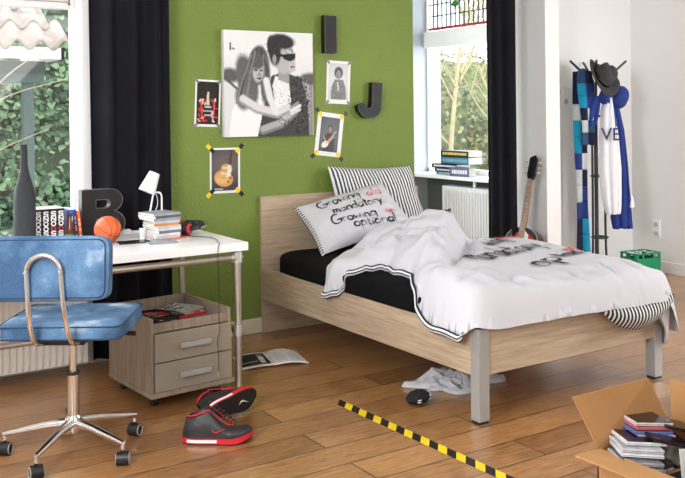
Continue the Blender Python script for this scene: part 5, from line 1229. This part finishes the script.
# shed / canopy
GRN = mat('grey_green_wood', rgb(78, 98, 98), .6, var=.08)
t = thing('garden_shelter', 'grey-green timber shelter with a tiled roof outside the left window', 'shelter', (-.5, 4.0, -.25))
M().bx(-.02, .08, 0, .10, 0, 2.02).build('post', GRN, t, bevel=.005)
m = M(); m.bx(-3.0, .17, -.04, .06, 1.98, 2.16); m.build('beam', GRN, t, bevel=.005)
m = M(); m.bx(-3.0, .17, -.10, -.04, 2.08, 2.19); m.build('front_board', mat('grey_green_dark', rgb(58, 74, 74), .6), t)
m = M(); m.bx(-3.0, .28, -.36, -.33, 2.20, 2.31); m.bx(.25, .28, -.36, 1.3, 2.20, 2.31); m.build('fascia', SATIN, t)
TERR = mat('lichened_roof_tile', rgb(150, 138, 130), .9, var=.25, vscale=8, bump=.3, bscale=20)
rows_ = 4
for r_ in range(rows_):
    m = M()
    def f(a, b, r_=r_):
        x = -3.0 + a * (3.32 - r_ * .11); y = -.40 + r_ * .30 + b * .36; z = 2.30 + (y + .40) * .72 + .045 * math.sin(x / .22 * 2 * PI) + .03 * (1 - b); return Vector((x, y, z))
    m.grid(170, 3, f); m.build('tile_course', TERR, t, smooth=True, solid=.02)
# bare shrub in front of window
BARK = mat('pale_bark', rgb(176, 166, 140), .8, var=.2)
def branches(name, parent, segs, matl):
    m = M()
    for pth_, r0, r1 in segs:
        P_ = smoothpath(pth_, 2); k = len(P_); m.tube(P_, [r0 + (r1 - r0) * i / (k - 1) for i in range(k)], 7)
    return m.build(name, matl, parent, smooth=True)
t = thing('bare_shrub', 'thin bare branches in front of the garden shelter outside', 'shrub', (-1.35, 2.2, -.25))
branches('branches', t, [([(-.4, 0, 0), (-.2, 0, 1.0), (.05, .05, 1.75), (.12, .05, 2.25), (.35, 0, 2.7)], .02, .005), ([(.05, .05, 1.7), (.3, 0, 2.0), (.6, -.05, 2.2)], .009, .003), ([(-.1, 0, 1.5), (.2, .0, 1.8), (.75, 0, 1.95)], .008, .003), ([(.12, .05, 2.25), (.05, 0, 2.5), (.02, 0, 2.9)], .008, .003), ([(-.3, 0, .9), (.1, 0, 1.35), (.6, 0, 1.55)], .007, .003), ([(-.3, 0, 1.2), (-.5, 0, 1.9), (-.45, 0, 2.6)], .01, .003)], BARK)
# right: bushes and bare trees
t = thing('garden_bush', 'loose yellow-green bush outside the right window', 'bush', (7.6, 7.6, -.25))
def s2(rs):
    while True:
        p = Vector((rs.uniform(-1, 1), rs.uniform(-1, 1), rs.uniform(-1, 1)))
        if .35 < p.length < 1: break
    n = p.normalized(); return Vector((p.x * 3.2, p.y * 1.6, 1.35 + p.z * 1.45)), n
foliage('foliage', [LEAF('bush_olive', (104, 116, 66)), LEAF('bush_light', (140, 148, 98)), LEAF('bush_dark', (58, 72, 40)), LEAF('bush_rust', (128, 104, 74))], t, 11000, s2, .085, 8)
def core(a, b):
    th, ph = a * 2 * PI, b * PI; d = Vector((math.sin(ph) * math.cos(th), math.sin(ph) * math.sin(th), math.cos(ph))); k = .84 + .22 * noise.noise(d * 3.1)
    return Vector((d.x * 3.0 * k, d.y * 1.4 * k, 1.35 + d.z * 1.35 * k))
M().grid(60, 30, core).build('inner_foliage', mat('olive_undergrowth', rgb(120, 126, 80), .9, var=.5, vscale=9), t, smooth=True)
branches('stems', t, [([(0, 0, 0), (.2, 0, .8), (.4, 0, 1.8)], .04, .01), ([(0, 0, 0), (-.5, .1, .9), (-.8, 0, 2.0)], .04, .01)], BARK)
for k, (lx, ly, lab, seed) in enumerate([(6.0, 5.4, 'slender bare tree nearest the left frame of the right window', 2), (7.0, 5.5, 'forked bare tree nearest the curtain outside the right window', 6)]):
    t = thing('bare_tree', lab, 'tree', (lx, ly, -.25)); rs = random.Random(seed); segs = [([(0, 0, 0), (.06, 0, 1.2), (.22, 0, 2.4), (.5, 0, 3.8)], .045, .02)]
    for i in range(16):
        z0 = rs.uniform(1.0, 3.2); b0 = Vector((.1 + .13 * (z0 - 1), 0, z0)); s = rs.choice((-1, 1)); l = rs.uniform(.6, 1.3)
        p1_ = b0 + Vector((s * l * .4, rs.uniform(-.2, .2), l * .5)); p2_ = p1_ + Vector((s * l * .25, rs.uniform(-.2, .2), l * .6)); segs.append(([b0, p1_, p2_], .018, .005))
        segs.append(([p1_, p1_ + Vector((-s * l * .2, 0, l * .5)), p1_ + Vector((-s * l * .2, 0, l * .8))], .010, .003))
    branches('trunk', t, segs, mat('cream_bark', rgb(176, 164, 124), .8, var=.15))
